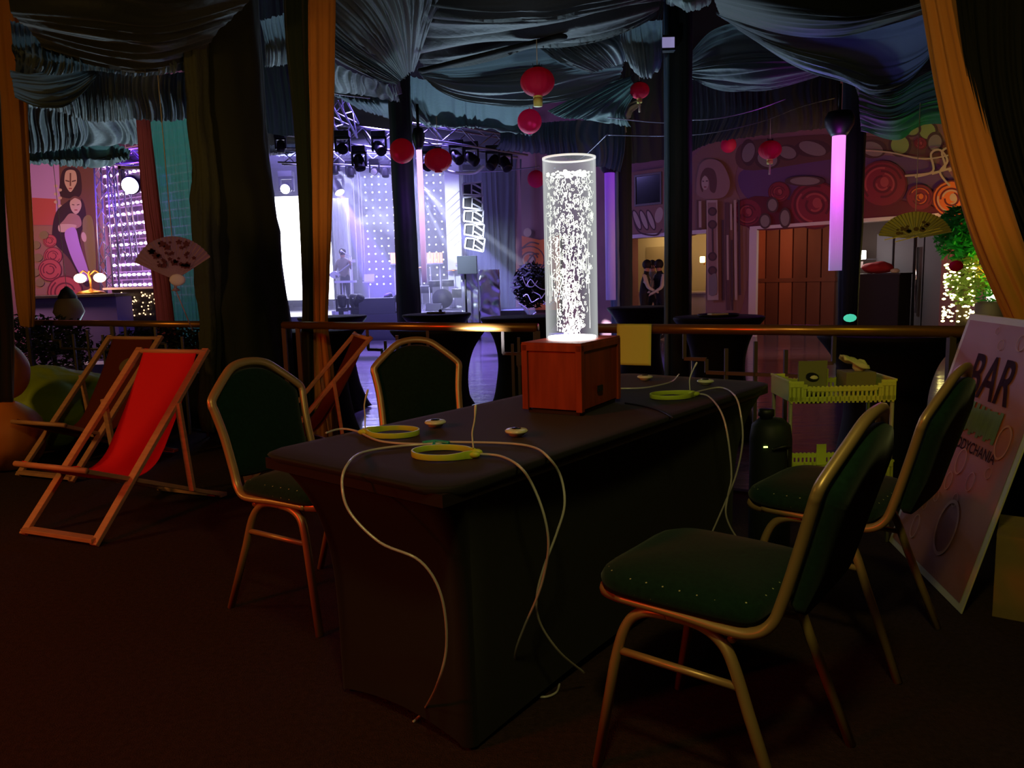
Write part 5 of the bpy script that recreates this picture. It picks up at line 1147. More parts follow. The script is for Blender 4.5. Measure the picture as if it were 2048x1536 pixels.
def stand(px, pybase_, Y, h, label, top=None, catg='stand'):
    c = Vector((at(px, 560, Y).x, Y, SZ)); o = empty('music_stand', c, label, catg)
    m = MB(); m.tube([(0, 0, .02), (0, 0, h)], .016, 6); m.build('pole', 'white_line_metal', o)
    m = MB()
    for k in range(3): a = k * 2.1; m.tube([(0, 0, .25), (.3 * math.cos(a), .3 * math.sin(a), .01)], .012, 6)
    m.build('tripod', 'white_line_metal', o)
    if top: top(o, h)
    return o
def laptop(o, h): m = MB(); m.box((0, 0, h), (.30, .22, .03)); m.prism([(-.14, .1, h + .02), (.14, .1, h + .02), (.14, .15, h + .22), (-.14, .15, h + .22)], (0, .015, 0)); m.build('tray', 'white_line_metal', o)
stand(737, 592, 21.5, .80, 'thin stand with a small tray and screen, right of the guitar player', laptop)
def keys(o, h): m = MB(); m.box((.1, 0, h), (.55, .25, .06)); m.build('keyboard', 'white_line_metal', o)
stand(684, 600, 21.2, .83, 'stand with a slim keyboard in front of the guitar player', keys)
def mic(o, h): m = MB(); m.tube([(0, 0, h), (-.25, 0, h + .16)], .012, 6); m.ball((-.27, 0, h + .17), .035, n=8); m.build('microphone', 'white_line_metal', o)
stand(705, 600, 22.2, 1.52, 'microphone stand at the guitar player', mic)
def striped_lamp(px0, px1, py0, py1, Y, label, poles):
    a, b = at(px0, py0, Y), at(px1, py1, Y); o = empty('striped_lamp', ((a.x + b.x) / 2, Y, SZ), label, 'floor lamp', 'striped glowing lamps on the stage'); W = b.x - a.x; z0, z1 = b.z - SZ, a.z - SZ
    m = MB(); n = 5
    for i in range(n): m.box((-W / 2 + W * (i + .5) / n, 0, (z0 + z1) / 2), (W / n * .62, .3, z1 - z0))
    m.build('lamp_shade', 'lamp_cloth', o)
    m = MB(); m.box((0, 0, z0), (W * 1.04, .32, .04))
    for x in poles: m.tube([(x * W, 0, 0), (x * W, 0, z0)], .02, 6)
    m.build('frame', 'white_line_metal', o)
striped_lamp(781, 803, 506, 528, 24, 'striped orange-white glowing lamp just left of the first hall pole', (-.2,))
striped_lamp(853, 886, 506, 527, 24, 'striped orange-white glowing lamp right of the first hall pole, above the drums', (-.3, .3))
# drum kit
dk = empty('drum_kit', (at(888, 600, 22).x, 22, SZ), 'drum kit with bright rims at the right of the stage', 'drum kit')
m = MB(); m.lathe([(.27, 0), (.27, .4)], n=28, M=Matrix.Translation((0, -.2, .29)) @ Matrix.Rotation(PI / 2, 4, 'X')); m.build('bass_drum', 'stage_black', dk)
for (x, y, z, r) in ((-.22, -.3, .62, .15), (.16, -.3, .62, .16), (.45, .0, .3, .22), (-.5, .05, .45, .18)):
    m = MB(); m.lathe([(r, 0), (r, r * 1.1)], (x, y, z), 24); d_ = m.build('drum', 'stage_black', dk); m = MB(); m.lathe([(r + .008, r * 1.06), (r + .008, r * 1.14)], (x, y, z), 24); m.tube([(x, y + r, z), (x, y + r, -0)] if 0 else [(x - r, y, 0), (x - r, y, z)], .012, 6); m.build('rim', 'white_line_metal', d_)
for (x, z) in ((-.62, 1.15), (.55, 1.25), (.3, 1.05)):
    m = MB(); m.tube([(x, .1, 0), (x, .1, z)], .012, 6); s_ = m.build('cymbal_stand', 'white_line_metal', dk); m = MB(); m.lathe([(.24, 0), (.05, .03), (.001, .035)], (x, .1, z), 24); m.build('cymbal', 'brass', s_)
# clutter of pedals and cables along the left front
m = MB(); rr = random.Random(5)
for i in range(14): m.box((at(665 + i * 3.6, 600, 20.2).x, 20.0 + rr.random() * .5, SZ + .04), (.10, .12, .06 + .05 * rr.random()))
tag(m.build('pedal_clutter', 'white_line_metal'), 'bright clutter of small pedals along the left front edge of the stage', 'pedals', kind='stuff')
m = MB()
for (x, s) in ((712, 400), (722, 410), (727, 420)): m.tube([at(x - 9, 330, 23.5), at(x, 470, 23.5), at(x + 4, 560, 23.5)], .018, 6)
tag(m.build('hanging_cables', 'white_line_metal'), 'three thin pale lines hanging behind the guitar player', 'cables', kind='stuff')

# ================================================================== PEOPLE
def person(name, label, loc, rz, J, bones, cloth, hair_at, group=None, extra=None):
    """J joints -> (xyz, radius); one skinned surface; cloth(p) picks the material of a face"""
    o = empty(name, loc, label, 'person', group, rz)
    names = list(J); me = bpy.data.meshes.new('b'); me.from_pydata([J[n][0] for n in names], [(names.index(a), names.index(b)) for a, b in bones], [])
    ob = bpy.data.objects.new('b', me); COL.objects.link(ob)
    sk = ob.modifiers.new('s', 'SKIN'); sk.use_smooth_shade = True
    for i, n in enumerate(names):
        r = J[n][1]; v = me.skin_vertices[0].data[i]; v.radius = r if isinstance(r, tuple) else (r, r); v.use_root = (n == 'pelvis')
    su = ob.modifiers.new('u', 'SUBSURF'); su.levels = su.render_levels = 1
    bpy.context.view_layer.update(); dg = bpy.context.evaluated_depsgraph_get(); dg.update(); em = bpy.data.meshes.new_from_object(ob.evaluated_get(dg)); bpy.data.objects.remove(ob)
    ms = []
    em.materials.clear()
    for f in em.polygons:
        k = cloth(f.center)
        if k not in ms: ms.append(k); em.materials.append(MATS[k])
        f.material_index = ms.index(k); f.use_smooth = True
    b = bpy.data.objects.new('body', em); COL.objects.link(b); b.parent = o
    hp = Vector(J['head'][0]); m = MB(); m.ball(hp + Vector((-.012, 0, .025)), .108, (1, .88, 1.05), 16)
    m.build('hair', 'hair', o)
    m = MB(); f = hp + Vector((.092, 0, -.03)); m.ball(f + Vector((.012, 0, .0)), .014, (1, .7, 1.4), 8); m.ball(f + Vector((-.0, .033, .03)), .010, n=8); m.ball(f + Vector((-.0, -.033, .03)), .010, n=8); m.ball(f + Vector((.0, 0, -.045)), .012, (.6, 2, .5), 8); m.build('face_features', 'skin', o)
    return o
BON = [('pelvis', 'waist'), ('waist', 'chest'), ('chest', 'neck'), ('neck', 'chin'), ('chin', 'head'), ('head', 'crown'), ('chest', 'shL'), ('shL', 'elL'), ('elL', 'wrL'), ('wrL', 'paL'), ('chest', 'shR'), ('shR', 'elR'), ('elR', 'wrR'), ('wrR', 'paR'),
       ('pelvis', 'hiL'), ('hiL', 'knL'), ('knL', 'anL'), ('anL', 'toL'), ('pelvis', 'hiR'), ('hiR', 'knR'), ('knR', 'anR'), ('anR', 'toR')]
for s in 'LR':
    for k in range(5): BON.append(('pa' + s, 'f%d%s' % (k, s)))
def joints(wrL, wrR, elL, elR, lean=0.0, stance=.10):
    J = {'pelvis': ((0, 0, .96), (.125, .15)), 'waist': ((.0 + lean * .3, 0, 1.10), (.105, .135)), 'chest': ((.0 + lean * .7, 0, 1.33), (.115, .165)), 'neck': ((lean, 0, 1.50), .058), 'chin': ((lean + .02, 0, 1.56), .062), 'head': ((lean + .03, 0, 1.65), (.095, .08)), 'crown': ((lean + .02, 0, 1.72), .06),
         'shL': ((lean * .8, .18, 1.42), .062), 'shR': ((lean * .8, -.18, 1.42), .062), 'elL': (elL, .044), 'elR': (elR, .044), 'wrL': (wrL, .028), 'wrR': (wrR, .028),
         'hiL': ((0, .09, .88), .088), 'knL': ((.02, .10, .50), .058), 'anL': ((-.02, stance, .09), .042), 'toL': ((.14, stance + .02, .035), .036), 'hiR': ((0, -.09, .88), .088), 'knR': ((.02, -.10, .50), .058), 'anR': ((-.02, -stance, .09), .042), 'toR': ((.14, -stance - .02, .035), .036)}
    for s, w, e in (('L', wrL, elL), ('R', wrR, elR)):
        d = (Vector(w) - Vector(e)).normalized(); p = Vector(w) + d * .06; J['pa' + s] = (tuple(p), (.030, .022)); q = d.cross(Vector((0, 0, 1))); q = q.normalized() if q.length > .1 else Vector((0, 1, 0))
        for k in range(5):
            off = (k - 1.5) * .017; L = (.06, .075, .08, .072, .045)[k]
            if k == 4: tip = p - q * .05 + d * .02
            else: tip = p + q * off + d * L + Vector((0, 0, -.015))
            J['f%d%s' % (k, s)] = (tuple(tip), .0085)
    return J
def cl_waiter(vest, shirt):
    def f(p):
        if p.z > 1.53: return 'skin'
        if abs(p.y) < .17 and p.z > .95 and p.x < .16: return vest
        if p.z > .95: return shirt if not (p.x > .34) else 'skin'
        return 'black_vest'
    return f
PY = 17.6
def pplace(px, Y): return Vector((at(px, 560, Y).x, Y, ZL))
person('person', 'person in dark vest and white sleeves at the left of the lit doorway group', pplace(1288, PY), -.35, joints((.26, .12, 1.10), (.28, -.10, 1.08), (.14, .24, 1.16), (.14, -.24, 1.16), .05), BON, cl_waiter('black_vest', 'white_shirt'), 0, 'people talking in the doorway')
person('person', 'person in dark vest, standing at the right of the doorway group facing left', pplace(1324, PY - .1), PI + .3, joints((.26, .1, 1.06), (.24, -.12, 1.10), (.14, .24, 1.16), (.13, -.25, 1.15), .06), BON, cl_waiter('black_vest', 'white_shirt'), 0, 'people talking in the doorway')
person('person', 'person in greyish shirt, bending in the middle behind the doorway pair', pplace(1306, PY + .6), -PI / 2 - .3, joints((.3, .12, 1.06), (.3, -.12, 1.06), (.1, .24, 1.14), (.1, -.24, 1.14), .10), BON, cl_waiter('grey_shirt', 'grey_shirt'), 0, 'people talking in the doorway')
gp = Vector((at(690, 560, 22.6).x, 22.6, SZ))
def cl_perf(p):
    if p.z > 1.53: return 'skin'
    if p.z > 1.0: return 'grey_shirt' if (Vector((p.x, p.y, 0)).length < .5) else 'skin'
    return 'black_vest'
pj = joints((.30, .44, 1.34), (.24, -.12, 1.02), (.10, .34, 1.18), (.02, -.34, 1.14), .03, .2)
person('person', 'guitar player standing on stage in white light, playing', gp, -PI / 2 - .45, pj, BON, cl_perf, 0)
gt = empty('electric_guitar', gp, 'electric guitar held by the player on stage', 'guitar', None, -PI / 2 - .45)
m = MB(); m.prism([(.22 + .0, -.16 + .15 * math.cos(a) * (1 + .2 * math.cos(2 * a)), 1.03 + .11 * math.sin(a)) for a in [2 * PI * i / 18 for i in range(18)]], (.05, 0, 0)); m.build('guitar_body', 'white_line_metal', gt)
m = MB(); m.beam((.25, -.05, 1.07), (.29, .50, 1.37), .045, .02); m.box((.295, .56, 1.40), (.02, .12, .08)); m.build('guitar_neck', 'white_line_metal', gt)

# ================================================================== LEFT SIDE: BAR, LAMP, FAN, PLANTS
bx0, bx1 = at(60, 600, 14.2).x, at(229, 600, 14.2).x; bz = at(150, 589, 14.2).z
br = empty('bar_counter', ((bx0 + bx1) / 2, 14.5, ZL), 'dark bar counter with a violet-lit end in front of the painted wall', 'counter')
W = bx1 - bx0
m = MB(); m.box((0, 0, bz - ZL - .03), (W + .1, .75, .06)); m.build('counter_top', 'counter_dark', br, bevel=.01)
m = MB(); m.box((0, .05, (bz - ZL - .06) / 2), (W, .6, bz - ZL - .06)); m.build('counter_front', 'counter_face', br)
lc = at(183, 586, 14.4); tl = empty('table_lamp', (lc.x, 14.4, bz), 'table lamp with two glowing round shades on the bar counter', 'lamp')
m = MB(); m.lathe([(.26, 0), (.2, .05), (.05, .08), (.02, .1)], n=24); m.tube(cat([(0, 0, .08), (.0, 0, .25), (-.02, 0, .36), (0, 0, .42)], 5), .02, 8)
for s in (-1, 1): m.tube(cat([(0, 0, .34), (s * .10, 0, .42), (s * .17, 0, .38)], 5), .014, 8)
m.build('stem', 'brass', tl)
for s in (-1, 1): m = MB(); m.ball((s * .18, 0, .29), .105, (1, 1, .8), 16); m.build('lamp_shade', 'globe_warm', tl)
light('lamp_glow', 'POINT', (lc.x, 14.1, bz + .3), 14, (255, 190, 130), soft=.1)
gc = at(137, 615, 9.0); gd = empty('hanging_ornament', gc, 'pale onion-shaped ornament with a dark top, hanging before the bar counter', 'ornament')
m = MB(); m.lathe([(.01, -.20), (.10, -.17), (.165, -.05), (.13, .06), (.07, .14)], n=28); m.build('lower_bowl', mat('ornament_pale', (130, 108, 80), .7), gd)
m = MB(); m.lathe([(.09, .04), (.10, .12), (.06, .2), (.01, .24)], n=24); m.build('dark_top', 'dark_plinth', gd); m = MB(); m.tube([(0, 0, .22), (0, 0, 1.6)], .003, 5); m.build('cord', 'tassel', gd)
# low case, its glints put in as glowing beads, under the brick wall lamps
c0, c1 = at(232, 600, 15.2), at(320, 600, 14.8)
cs = empty('display_case', ((c0.x + c1.x) / 2, 15.1, ZL), 'glass-fronted display case with glittering bottles beside the bar counter', 'cabinet'); zt2 = at(270, 576, 15.1).z - ZL; W2 = c1.x - c0.x
m = MB(); m.box((0, .15, zt2 / 2), (W2, .35, zt2)); m.build('carcass', 'counter_dark', cs); m = MB(); m.box((0, -.06, zt2), (W2 + .05, .5, .04)); m.build('top', 'white_trim', cs)
m = MB(); rr = random.Random(9)
for i in range(60): m.ball((-W2 / 2 + W2 * rr.random(), -.08, zt2 - .08 - .45 * rr.random()), .016, n=6)
tag(m.build('glints', mat('warm_glint', (255, 220, 170), .5, emit=(255, 210, 160), es=2.0), cs), kind='stuff')
for px in (165 + 40, 228): pass
fa = empty('hanging_fan', at(350, 560, 5.2), 'large flowered paper fan hanging before the rose and teal curtains', 'fan')
def fan_part(R0, R1, a0, a1, n, depth, tilt=0, sq=1.0):
    m = MB()
    def f(u, v):
        a = a0 + (a1 - a0) * u; r = R0 + (R1 - R0) * v; z = depth * (1 if int(u * n * 2 + .5) % 2 else -1) * v
        return Vector((r * math.cos(a), z, r * math.sin(a) * sq))
    m.grid(f, n * 2, 6, smooth=False); return m
fan_part(.03, .285, .52, PI - .45, 22, .008, sq=1.0).build('paper_leaf', 'fan_paper', fa, solid=.002)
m = MB(); rr = random.Random(4)
for i in range(34):
    a = rr.uniform(.7, 2.3); r = rr.uniform(.10, .26); c_ = Vector((r * math.cos(a), -.014, r * math.sin(a))); s_ = rr.uniform(.008, .026)
    m.prism([c_ + Vector((s_ * (1 + .3 * math.sin(5 * t)) * math.cos(t), 0, s_ * (1 + .3 * math.sin(5 * t)) * math.sin(t) * .8)) for t in [2 * PI * k / 14 for k in range(14)]], (0, .002, 0))
m.build('painted_flowers', 'fan_flower', fa)
m = MB(); m.ball((.02, -.01, -.0), .05, (1.1, .3, .8), 12); m.build('rosette', 'fan_white', fa); m = MB(); m.lathe([(.001, -.075), (.03, -.07), (.008, -.05), (.012, -.03)], n=12); m.tube([(0, 0, -.07), (.08, .02, -.34)], .004, 6); m.build('tassel', 'fan_paper', fa)
m = MB(); m.tube([(0, .01, .2), (0, .01, 1.3)], .003, 5); m.build('cord', 'tassel', fa)

def foliage(center, size, n, ls, m, seed=1, flatz=False):
    rr = random.Random(seed); mb = MB()
    for i in range(n):
        d = Vector((rr.gauss(0, 1), rr.gauss(0, 1), rr.gauss(0, 1))).normalized() * (rr.random() ** .4)
        p = Vector(center) + Vector((d.x * size[0], d.y * size[1], d.z * size[2])); a = Vector((rr.gauss(0, 1), rr.gauss(0, 1), rr.gauss(0, .6))).normalized(); b = a.orthogonal().normalized(); l = ls * rr.uniform(.6, 1.3)
        mb.add([p - a * l, p + b * l * .35, p + a * l, p - b * l * .35], [(0, 1, 2), (0, 2, 3)])
    return mb
def shrub(px, py, Y, size, n, ls, label, m='leaf_dark', pot=True, stem=True, z=0.0, nm='potted_shrub', grp='dark shrubs along the rail on the left'):
    c = at(px, py, Y); o = empty(nm, (c.x, Y, z), label, 'plant', grp)
    foliage((0, 0, c.z - z), size, n, ls, m, seed=int(px)).build('foliage', m, o)
    h = c.z - z - size[2] * .8
    mb = MB(); mb.tube([(0, 0, 0.1), (.02, 0, h * .6), (0, 0, h + size[2] * .5)], .022, 8); mb.build('stem', 'bark', o)
    mb = MB(); mb.lathe([(.13, 0), (.17, .28), (.18, .3), (.16, .3)], n=20); mb.build('pot', 'black_rubber', o)
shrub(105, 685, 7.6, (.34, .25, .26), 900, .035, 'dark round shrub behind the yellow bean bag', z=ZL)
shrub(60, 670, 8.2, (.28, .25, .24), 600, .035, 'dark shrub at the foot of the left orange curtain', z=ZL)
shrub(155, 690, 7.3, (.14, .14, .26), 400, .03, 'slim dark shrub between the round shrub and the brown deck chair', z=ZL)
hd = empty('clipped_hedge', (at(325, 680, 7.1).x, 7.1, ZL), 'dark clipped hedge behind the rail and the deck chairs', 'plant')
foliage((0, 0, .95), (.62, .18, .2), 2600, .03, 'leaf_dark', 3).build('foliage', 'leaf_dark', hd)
m = MB(); m.box((0, 0, .36), (1.1, .3, .72)); m.build('planter_box', 'black_paint', hd, bevel=.01)
m = MB(); m.box((0, 0, 0), (.75, .4, .5)); 

# ================================================================== RIGHT SIDE
# foyer: lamp, table with things
lp = onw(1722, 510, 2.4); sc_ = empty('wall_lamp', lp, 'square glaring white lamp in the foyer opening beside the pole', 'lamp')
m = MB(); m.box((0, 0, 0), (.20, .12, .20)); m.build('lamp_shade', 'lamp_white', sc_, bevel=.02); m = MB(); m.box((0, .0, -.22), (.08, .06, .14)); m.build('base', 'white_trim', sc_); m = MB(); m.beam((0, 0, -.1), (.66, .62, -.1), .03, .03); m.build('arm', 'chrome', sc_)
light('foyer_light', 'POINT', lp + Vector((-.5, -.7, .1)), 22, (255, 245, 235), soft=.15)
tc0, tc1 = onw(1716, 548, 1.6), onw(1812, 548, 1.6); mid = (tc0 + tc1) / 2; ang = math.atan2(WU.y, WU.x)
ft = empty('reception_table', (mid.x, mid.y, ZL), 'dark cloth-covered table in the foyer opening', 'table', None, ang); Wt = (tc1 - tc0).length; ht = mid.z - ZL
m = MB(); m.box((0, 0, ht / 2), (Wt, .7, ht)); m.build('table_cloth', 'black_vest', ft, bevel=.02); m = MB(); m.box((0, 0, ht), (Wt + .05, .75, .03)); m.build('table_top', 'dark_plinth', ft)
o = blob('folded_cloth', ((mid.x - .1, mid.y, mid.z + .13), (.30, .2, .13)), 0, 'heap of dark red cloth on the foyer table', 'cloth', 'red_cloth', wr=.15)
m = MB(); a_ = mid + WU * .28; m.ball((a_.x, a_.y, a_.z + .06), .07, (1.5, 1, .8), 12); tag(m.build('white_bowl', 'white_plastic'), 'small white bowl on the foyer table beside the red heap', 'bowl')
# passage lamps
pl = onw(1405, 519, 1.4); o = empty('wall_sconce', pl, 'small warm glowing sconce in the cream passage', 'lamp'); m = MB(); m.box((0, 0, 0), (.12, .1, .16)); m.build('lamp_shade', 'lamp_warm', o, bevel=.02); m = MB(); m.box((.06, .05, -.1), (.04, .04, .08)); m.build('bracket', 'brass', o)
light('passage_light', 'POINT', onw(1392, 490, 1.2), 16, (255, 205, 130), soft=.2)
light('passage_light', 'POINT', onw(1300, 480, 1.5) , 16, (255, 215, 150), soft=.2)
# hanging olive fan
f2 = empty('hanging_fan', at(1830, 478, 7.2), 'olive painted fan hanging upper right before the foyer doors', 'fan')
fan_part(.04, .34, .22, PI - .16, 26, .010, sq=.72).build('paper_leaf', 'fan_olive', f2, solid=.002)
m = MB()
for i in range(18): a = .3 + 2.5 * i / 17; m.beam((.05 * math.cos(a), -.012, .05 * math.sin(a) * .55), (.35 * math.cos(a), -.012, .35 * math.sin(a) * .55), .004, .004)
m.build('fan_rib', 'cart_leg', f2)
m = MB(); rr = random.Random(14)
for i in range(16):
    a = rr.uniform(1.0, 2.6); r = rr.uniform(.12, .28); c_ = Vector((r * math.cos(a), -.016, r * math.sin(a) * .55)); s_ = rr.uniform(.012, .03)
    m.prism([c_ + Vector((s_ * math.cos(t), 0, s_ * math.sin(t) * .7)) for t in [2 * PI * k / 9 for k in range(9)]], (0, .002, 0))
m.build('painted_leaves', mat('fan_brown', (92, 70, 36), .8), f2)
m = MB(); m.beam((-.28, 0, .0), (.22, -.01, .09), .008, .008); m.beam((-.18, 0, -.02), (.24, -.01, .07), .008, .008); m.build('guard_stick', 'lantern_tag', f2); m = MB(); m.tube([(0, .01, .15), (0, .01, 1.2)], .003, 5); m.build('cord', 'tassel', f2)
# green-lit tree wrapped in small lamps
tb0 = onw(1925, 600, -1.6); tr = empty('palm_tree', (tb0.x, tb0.y, ZL), 'green-lit leafy tree with a trunk wrapped in tiny yellow lamps', 'tree')
tz1 = at(1925, 455, tb0.y).z - ZL
m = MB(); m.tube([(0, 0, 0), (.03, 0, 1.2), (0, 0, tz1)], [.11, .09, .06], 10); m.build('trunk', 'bark', tr)
foliage((0, 0, tz1 - .1), (.50, .45, .50), 1500, .08, 'leaf_green', 21).build('crown', 'leaf_green', tr)
foliage((-.05, -.15, tz1 - .85), (.30, .3, .45), 500, .07, 'leaf_olive', 22).build('lower_leaves', 'leaf_olive', tr)
m = MB(); rr = random.Random(6)
for i in range(150): a = rr.random() * 2 * PI; m.ball((-.12 + .26 * math.cos(a) * .9, -.1 + .15 * math.sin(a), .55 + rr.random() * .95), rr.uniform(.012, .024), (1.5, 1, .8), 6)
tag(m.build('fairy_lights', 'fairy', tr), kind='stuff')
light('tree_light', 'POINT', tb0 + Vector((-.2, -1.0, .6)), 12, (255, 235, 130), soft=.1)
light('tree_light', 'SPOT', tb0 + Vector((.9, -1.5, .3)), 130, (30, 255, 80), tb0 + Vector((0, 0, 1.8)), angle=70)
m = MB(); c_ = at(1912, 532, 8.4); m.ball(c_, .07, (1, 1, .85), 16); tag(m.build('paper_ball', 'lantern_red'), 'small round red paper ball before the lamp-wrapped tree', 'paper ball')
cdp = at(1976, 508, 8.0); m = MB(); m.box(cdp, (.17, .01, .21)); cdo = tag(m.build('hanging_card', mat('card_grey', (128, 132, 122), .7), bevel=.003), 'grey card with a dark scribble hanging beside the swept curtain', 'card')
m = MB(); m.tube(cat([cdp + Vector((x, -.008, z)) for x, z in ((-.05, .02), (.0, .035), (-.05, -.01), (.02, .0), (.06, .01), (.03, -.02), (-.05, -.03), (.06, -.025))], 5), .004, 6); k_ = m.build('scribble', 'black_paint', cdo)
g2 = onw(1985, 590, -1.0); sh = empty('leafy_shrub', (g2.x, g2.y, ZL), 'bright green-lit shrub low at the right, beside the tree', 'plant')
foliage((0, 0, 1.15), (.45, .3, .35), 700, .06, 'leaf_green', 31).build('foliage', 'leaf_green', sh); m = MB(); m.lathe([(.2, 0), (.26, .5), (.25, .8), (.2, .85)], n=20); m.build('pot', 'grey_wall', sh)
# bright little signs behind the curtain edge
for (px, py, w, h, lb) in ((2004, 598, 60, 38, 'lit white panel low behind the swept curtain'), (2006, 520, 34, 30, 'small lit white panel above the green shrub, at the curtain edge')):
    c_ = onw(px, py, -.5); m = MB(); s_ = c_.y / 1552; m.box(c_, (w * s_, .04, h * s_)); tag(m.build('light_panel', mat('panel_white', (255, 255, 240), .5, emit=(255, 255, 236), es=2.5) if 'panel_white' not in MATS else 'panel_white'), lb, 'light panel')
# dark things left of the tube: bush with pale twigs on the hall floor
bs = empty('twig_arrangement', (at(1062, 600, 15.5).x, 15.5, ZL), 'dark bush with pale curling twigs left of the bubble tube', 'plant')
zc = at(1070, 570, 15.5).z - ZL
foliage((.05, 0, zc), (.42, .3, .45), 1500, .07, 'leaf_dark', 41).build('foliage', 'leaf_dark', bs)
m = MB(); rr = random.Random(8)
for k in range(7):
    p = Vector((rr.uniform(-.3, .3), -.32, zc + rr.uniform(-.5, .2))); q = [p]
    for i in range(4): q.append(q[-1] + Vector((rr.uniform(.02, .16), rr.uniform(-.04, .02), rr.uniform(-.14, .16))))
    m.tube(cat(q, 5), .010, 6)
m.build('twigs', 'white_line_metal', bs); m = MB(); m.lathe([(.22, 0), (.3, .5), (.28, .55)], n=20); m.build('pot', 'black_rubber', bs)
# tray, card on bar tables
tb5 = at(1437, 630, 7.0); zt5 = ZL + 1.098
tr_ = empty('serving_tray', (tb5.x, 7.0, zt5), 'flat dark tray on the bar table beyond the rail', 'tray'); m = MB(); m.lathe([(.001, .0), (.17, 0), (.19, .018), (.185, .02), (.165, .006), (.001, .006)], n=32); m.build('tray', 'black_rubber', tr_)
m = MB(); m.box((-.02, -.05, .022), (.16, .09, .012), rz=.2); tag(m.build('folded_card', 'white_plastic'), 'white folded card lying on the tray', 'card'); bpy.data.objects['folded_card'].location = (tb5.x, 7.0, zt5)
m = MB(); m.box((0, 0, .012), (.20, .12, .02), rz=-.1); m.ball((.05, .0, .03), .02, n=8); o = tag(m.build('gadget', 'black_rubber'), 'flat dark gadget on the bar table at the first hall pole', 'gadget'); o.location = (at(872, 620, 9.1).x, 9.1, ZL + 1.098)
m = MB(); m.ball(at(1700, 636, 9.2), .08, (1, .4, .6), 12); tag(m.build('teal_light', mat('teal_glow', (90, 220, 190), .4, emit=(80, 220, 180), es=.8)), 'small teal glowing shape low at the foot of the pole behind the purple tube', 'lamp')
# things on the left end of the far hall
m = MB(); m.box((at(140, 690, 10.5).x, 10.5, ZL + .25), (1.6, .5, .5)); tag(m.build('low_bench', 'counter_face'), 'low pale bench on the hall floor behind the dark shrubs', 'bench')

# ================================================================== LIGHT
w = bpy.data.worlds.new('world'); SC.world = w; w.use_nodes = True; w.node_tree.nodes['Background'].inputs[0].default_value = (*lin((40, 36, 40)), 1); w.node_tree.nodes['Background'].inputs[1].default_value = .02
# booth: a warm red lamp on the left, a yellow-green lamp on the right, faint overall glow
light('booth_light', 'SPOT', (-3.2, .4, 2.0), 120, (255, 74, 36), (-1.1, 3.0, .3), angle=68, blend=.6, soft=.2)
light('booth_light', 'AREA', (.1, .3, 2.6), 13, (238, 232, 128), (1.4, 2.9, .4), size=.2)
light('booth_light', 'AREA', (-4.6, 2.6, 2.2), 20, (255, 196, 96), (-3.4, 4.8, .5), size=.4)
light('booth_light', 'AREA', (-.6, -.2, 3.2), 5, (255, 208, 186), (-.6, 2.5, 0), size=1.5)  # added overhead fill, not a lamp of the booth
light('basket_lamp', 'SPOT', (2.4, 1.2, 2.6), 22, (226, 240, 70), (1.5, 3.4, .6), angle=36, blend=.7)
light('curtain_lamp', 'SPOT', (-.9, 3.6, 1.1), 42, (255, 196, 120), (-1.55, 5.8, 2.4), angle=48, blend=.7)
light('curtain_lamp', 'SPOT', (2.1, 1.6, 1.3), 24, (255, 196, 110), (1.95, 3.4, 2.0), angle=56, blend=.7)
# stage wash
light('stage_wash', 'AREA', (-4.2, 20.2, 4.6), 480, (160, 145, 255), (-3.2, 22, .3), size=5, size_y=.6)
light('stage_wash', 'AREA', (-3.6, 25.5, 4.6), 620, (190, 190, 255), (-3.4, 22.7, .35), size=4, size_y=.6, spread=100)
light('stage_wash', 'SPOT', (-2.2, 15.0, 5.4), 8000, (150, 130, 255), (-2.2, 14.2, -.3), angle=88, blend=.5)  # added spot straight down, for the lavender light on the hall floor
light('stage_wash', 'SPOT', (-2.6, 16.5, 3.6), 900, (150, 140, 255), (-3.6, 19.5, 0), angle=70, blend=.8)
light('stage_wash', 'SPOT', (-2.2, 16.0, 3.4), 2600, (225, 235, 255), (-1.1, 19.5, 1.6), angle=44, blend=.8)  # added front spot that brightens the line array and shiny sheets
light('stage_wash', 'SPOT', (-3.6, 18.5, 2.6), 1600, (245, 250, 255), (-1.7, 22.3, 2.8), angle=30, blend=.6)  # added spot that whitens the cloth column
# added hall-floor spots standing in for stage spill on the ceiling cloth
light('cloth_wash', 'SPOT', (-1.6, 13.8, .0), 1150, (190, 225, 245), (-.8, 9.4, 4.6), angle=84, blend=.9, soft=.25)
light('cloth_wash', 'SPOT', (.4, 13.6, .0), 900, (190, 225, 240), (.6, 9.4, 4.6), angle=84, blend=.9, soft=.25)
light('cloth_wash', 'SPOT', (-5.4, 12.0, .0), 620, (190, 222, 232), (-4.6, 7.6, 4.4), angle=88, blend=.9, soft=.25)
light('cloth_wash', 'SPOT', (3.2, 13.0, .0), 210, (170, 200, 235), (2.4, 8.4, 4.6), angle=88, blend=.9, soft=.25)
light('cloth_wash', 'SPOT', (2.3, 8.8, 1.6), 60, (90, 140, 255), (1.55, 8.0, 3.9), angle=40, blend=.9)  # from here, coloured uplights near the poles
light('cloth_wash', 'SPOT', (3.0, 9.0, 2.4), 60, (110, 110, 255), (3.05, 7.0, 3.1), angle=50, blend=.9)
light('cloth_wash', 'SPOT', (4.6, 8.6, 1.2), 70, (90, 200, 90), (4.7, 9.2, 3.2), angle=60, blend=.9)
light('cloth_wash', 'POINT', (-3.9, 10.5, 2.6), 22, (190, 255, 225), soft=.3)  # added light behind the teal curtain to brighten it
light('cloth_wash', 'SPOT', (-.2, 4.6, .75), 110, (225, 238, 255), (.7, 8.6, 3.4), angle=62, blend=.9, soft=.1)  # added front spot from the booth that brightens the lanterns
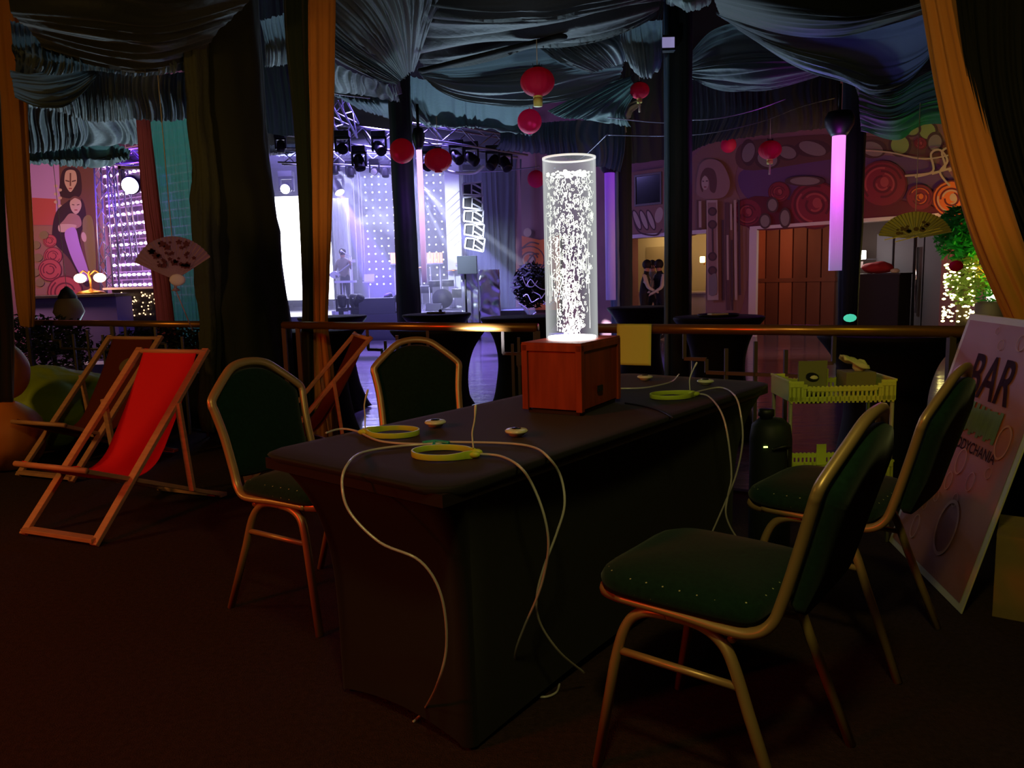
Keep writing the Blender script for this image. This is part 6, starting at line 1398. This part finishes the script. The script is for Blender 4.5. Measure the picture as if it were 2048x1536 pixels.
# painted walls
light('wall_wash', 'AREA', (-9.0, 13.4, 2.6), 110, (255, 190, 180), (-9.5, 17, 2.2), size=1)
light('wall_wash', 'SPOT', (-7.2, 14.6, 4.2), 420, (110, 50, 255), (-7.8, 16.4, 1.8), angle=80, blend=.6)
light('wall_wash', 'AREA', (4.6, 12.5, 1.4), 42, (255, 170, 160), (5.2, 17.6, 2.4), size=1.5)
light('wall_wash', 'AREA', (8.0, 12.6, 1.0), 55, (255, 150, 60), (8.6, 14.4, 3.0), size=.6)
light('foyer_wash', 'AREA', wp((e0 + e1) / 2 - .6, 2.3, DB - 1.5), 9, (255, 160, 110), wp((e0 + e1) / 2, 1.0, DB), size=.8)
light('fan_fill', 'SPOT', (2.6, 5.0, 1.3), 30, (255, 236, 130), at(1830, 465, 7.2), angle=30, blend=.6)  # spots added to brighten the hanging fans
light('fan_fill', 'SPOT', (-1.0, 3.2, 1.3), 16, (255, 190, 200), at(345, 520, 5.2), angle=24, blend=.6)
# beams through the haze
def beam(p, q, e, rgb, ang): return light('beam_light', 'SPOT', p, e * 9, rgb, q, angle=ang, blend=.25, soft=.04)
b0_ = at(655, 318, 21.0)
beam(b0_, at(800, 470, 21.0), 2600, (225, 232, 255), 5); beam(b0_, at(770, 520, 20.8), 2000, (200, 205, 255), 5); beam(b0_, at(720, 560, 20.6), 1800, (190, 190, 255), 5)
beam(at(680, 384, 21.6), at(760, 560, 21.0), 2600, (120, 90, 255), 22)
beam(at(846, 372, 20.5), at(1010, 500, 20.5), 2600, (220, 232, 255), 4); beam(at(846, 400, 20.5), at(930, 560, 20.5), 1800, (210, 215, 255), 6); beam(at(846, 372, 20.5), at(1030, 600, 20.0), 2200, (150, 150, 255), 14)
hm = bpy.data.materials.new('stage_haze'); hm.use_nodes = True; nt = hm.node_tree; nt.nodes.remove(nt.nodes['Principled BSDF'])
vs = nt.nodes.new('ShaderNodeVolumeScatter'); vs.inputs['Color'].default_value = (.9, .92, 1, 1); vs.inputs['Density'].default_value = .04; vs.inputs['Anisotropy'].default_value = .1
nt.links.new(vs.outputs[0], nt.nodes['Material Output'].inputs['Volume']); MATS['stage_haze'] = hm
m = MB(); m.box(((SX0 + SX1) / 2 + .2, 22.6, 2.6), (SX1 - SX0 + .2, 8.6, 5.6)); tag(m.build('haze', 'stage_haze'), 'thin haze filling the stage', 'haze', kind='stuff')

SC.view_settings.view_transform = 'Standard'; SC.view_settings.look = 'None'; SC.view_settings.exposure = 0; SC.view_settings.gamma = 1; SC.view_settings.use_curve_mapping = False
cy = SC.cycles
cy.max_bounces = 6; cy.diffuse_bounces = 2; cy.glossy_bounces = 3; cy.transmission_bounces = 4; cy.transparent_max_bounces = 24; cy.volume_bounces = 0
cy.caustics_reflective = False; cy.caustics_refractive = False; cy.sample_clamp_indirect = 4; cy.use_denoising = True
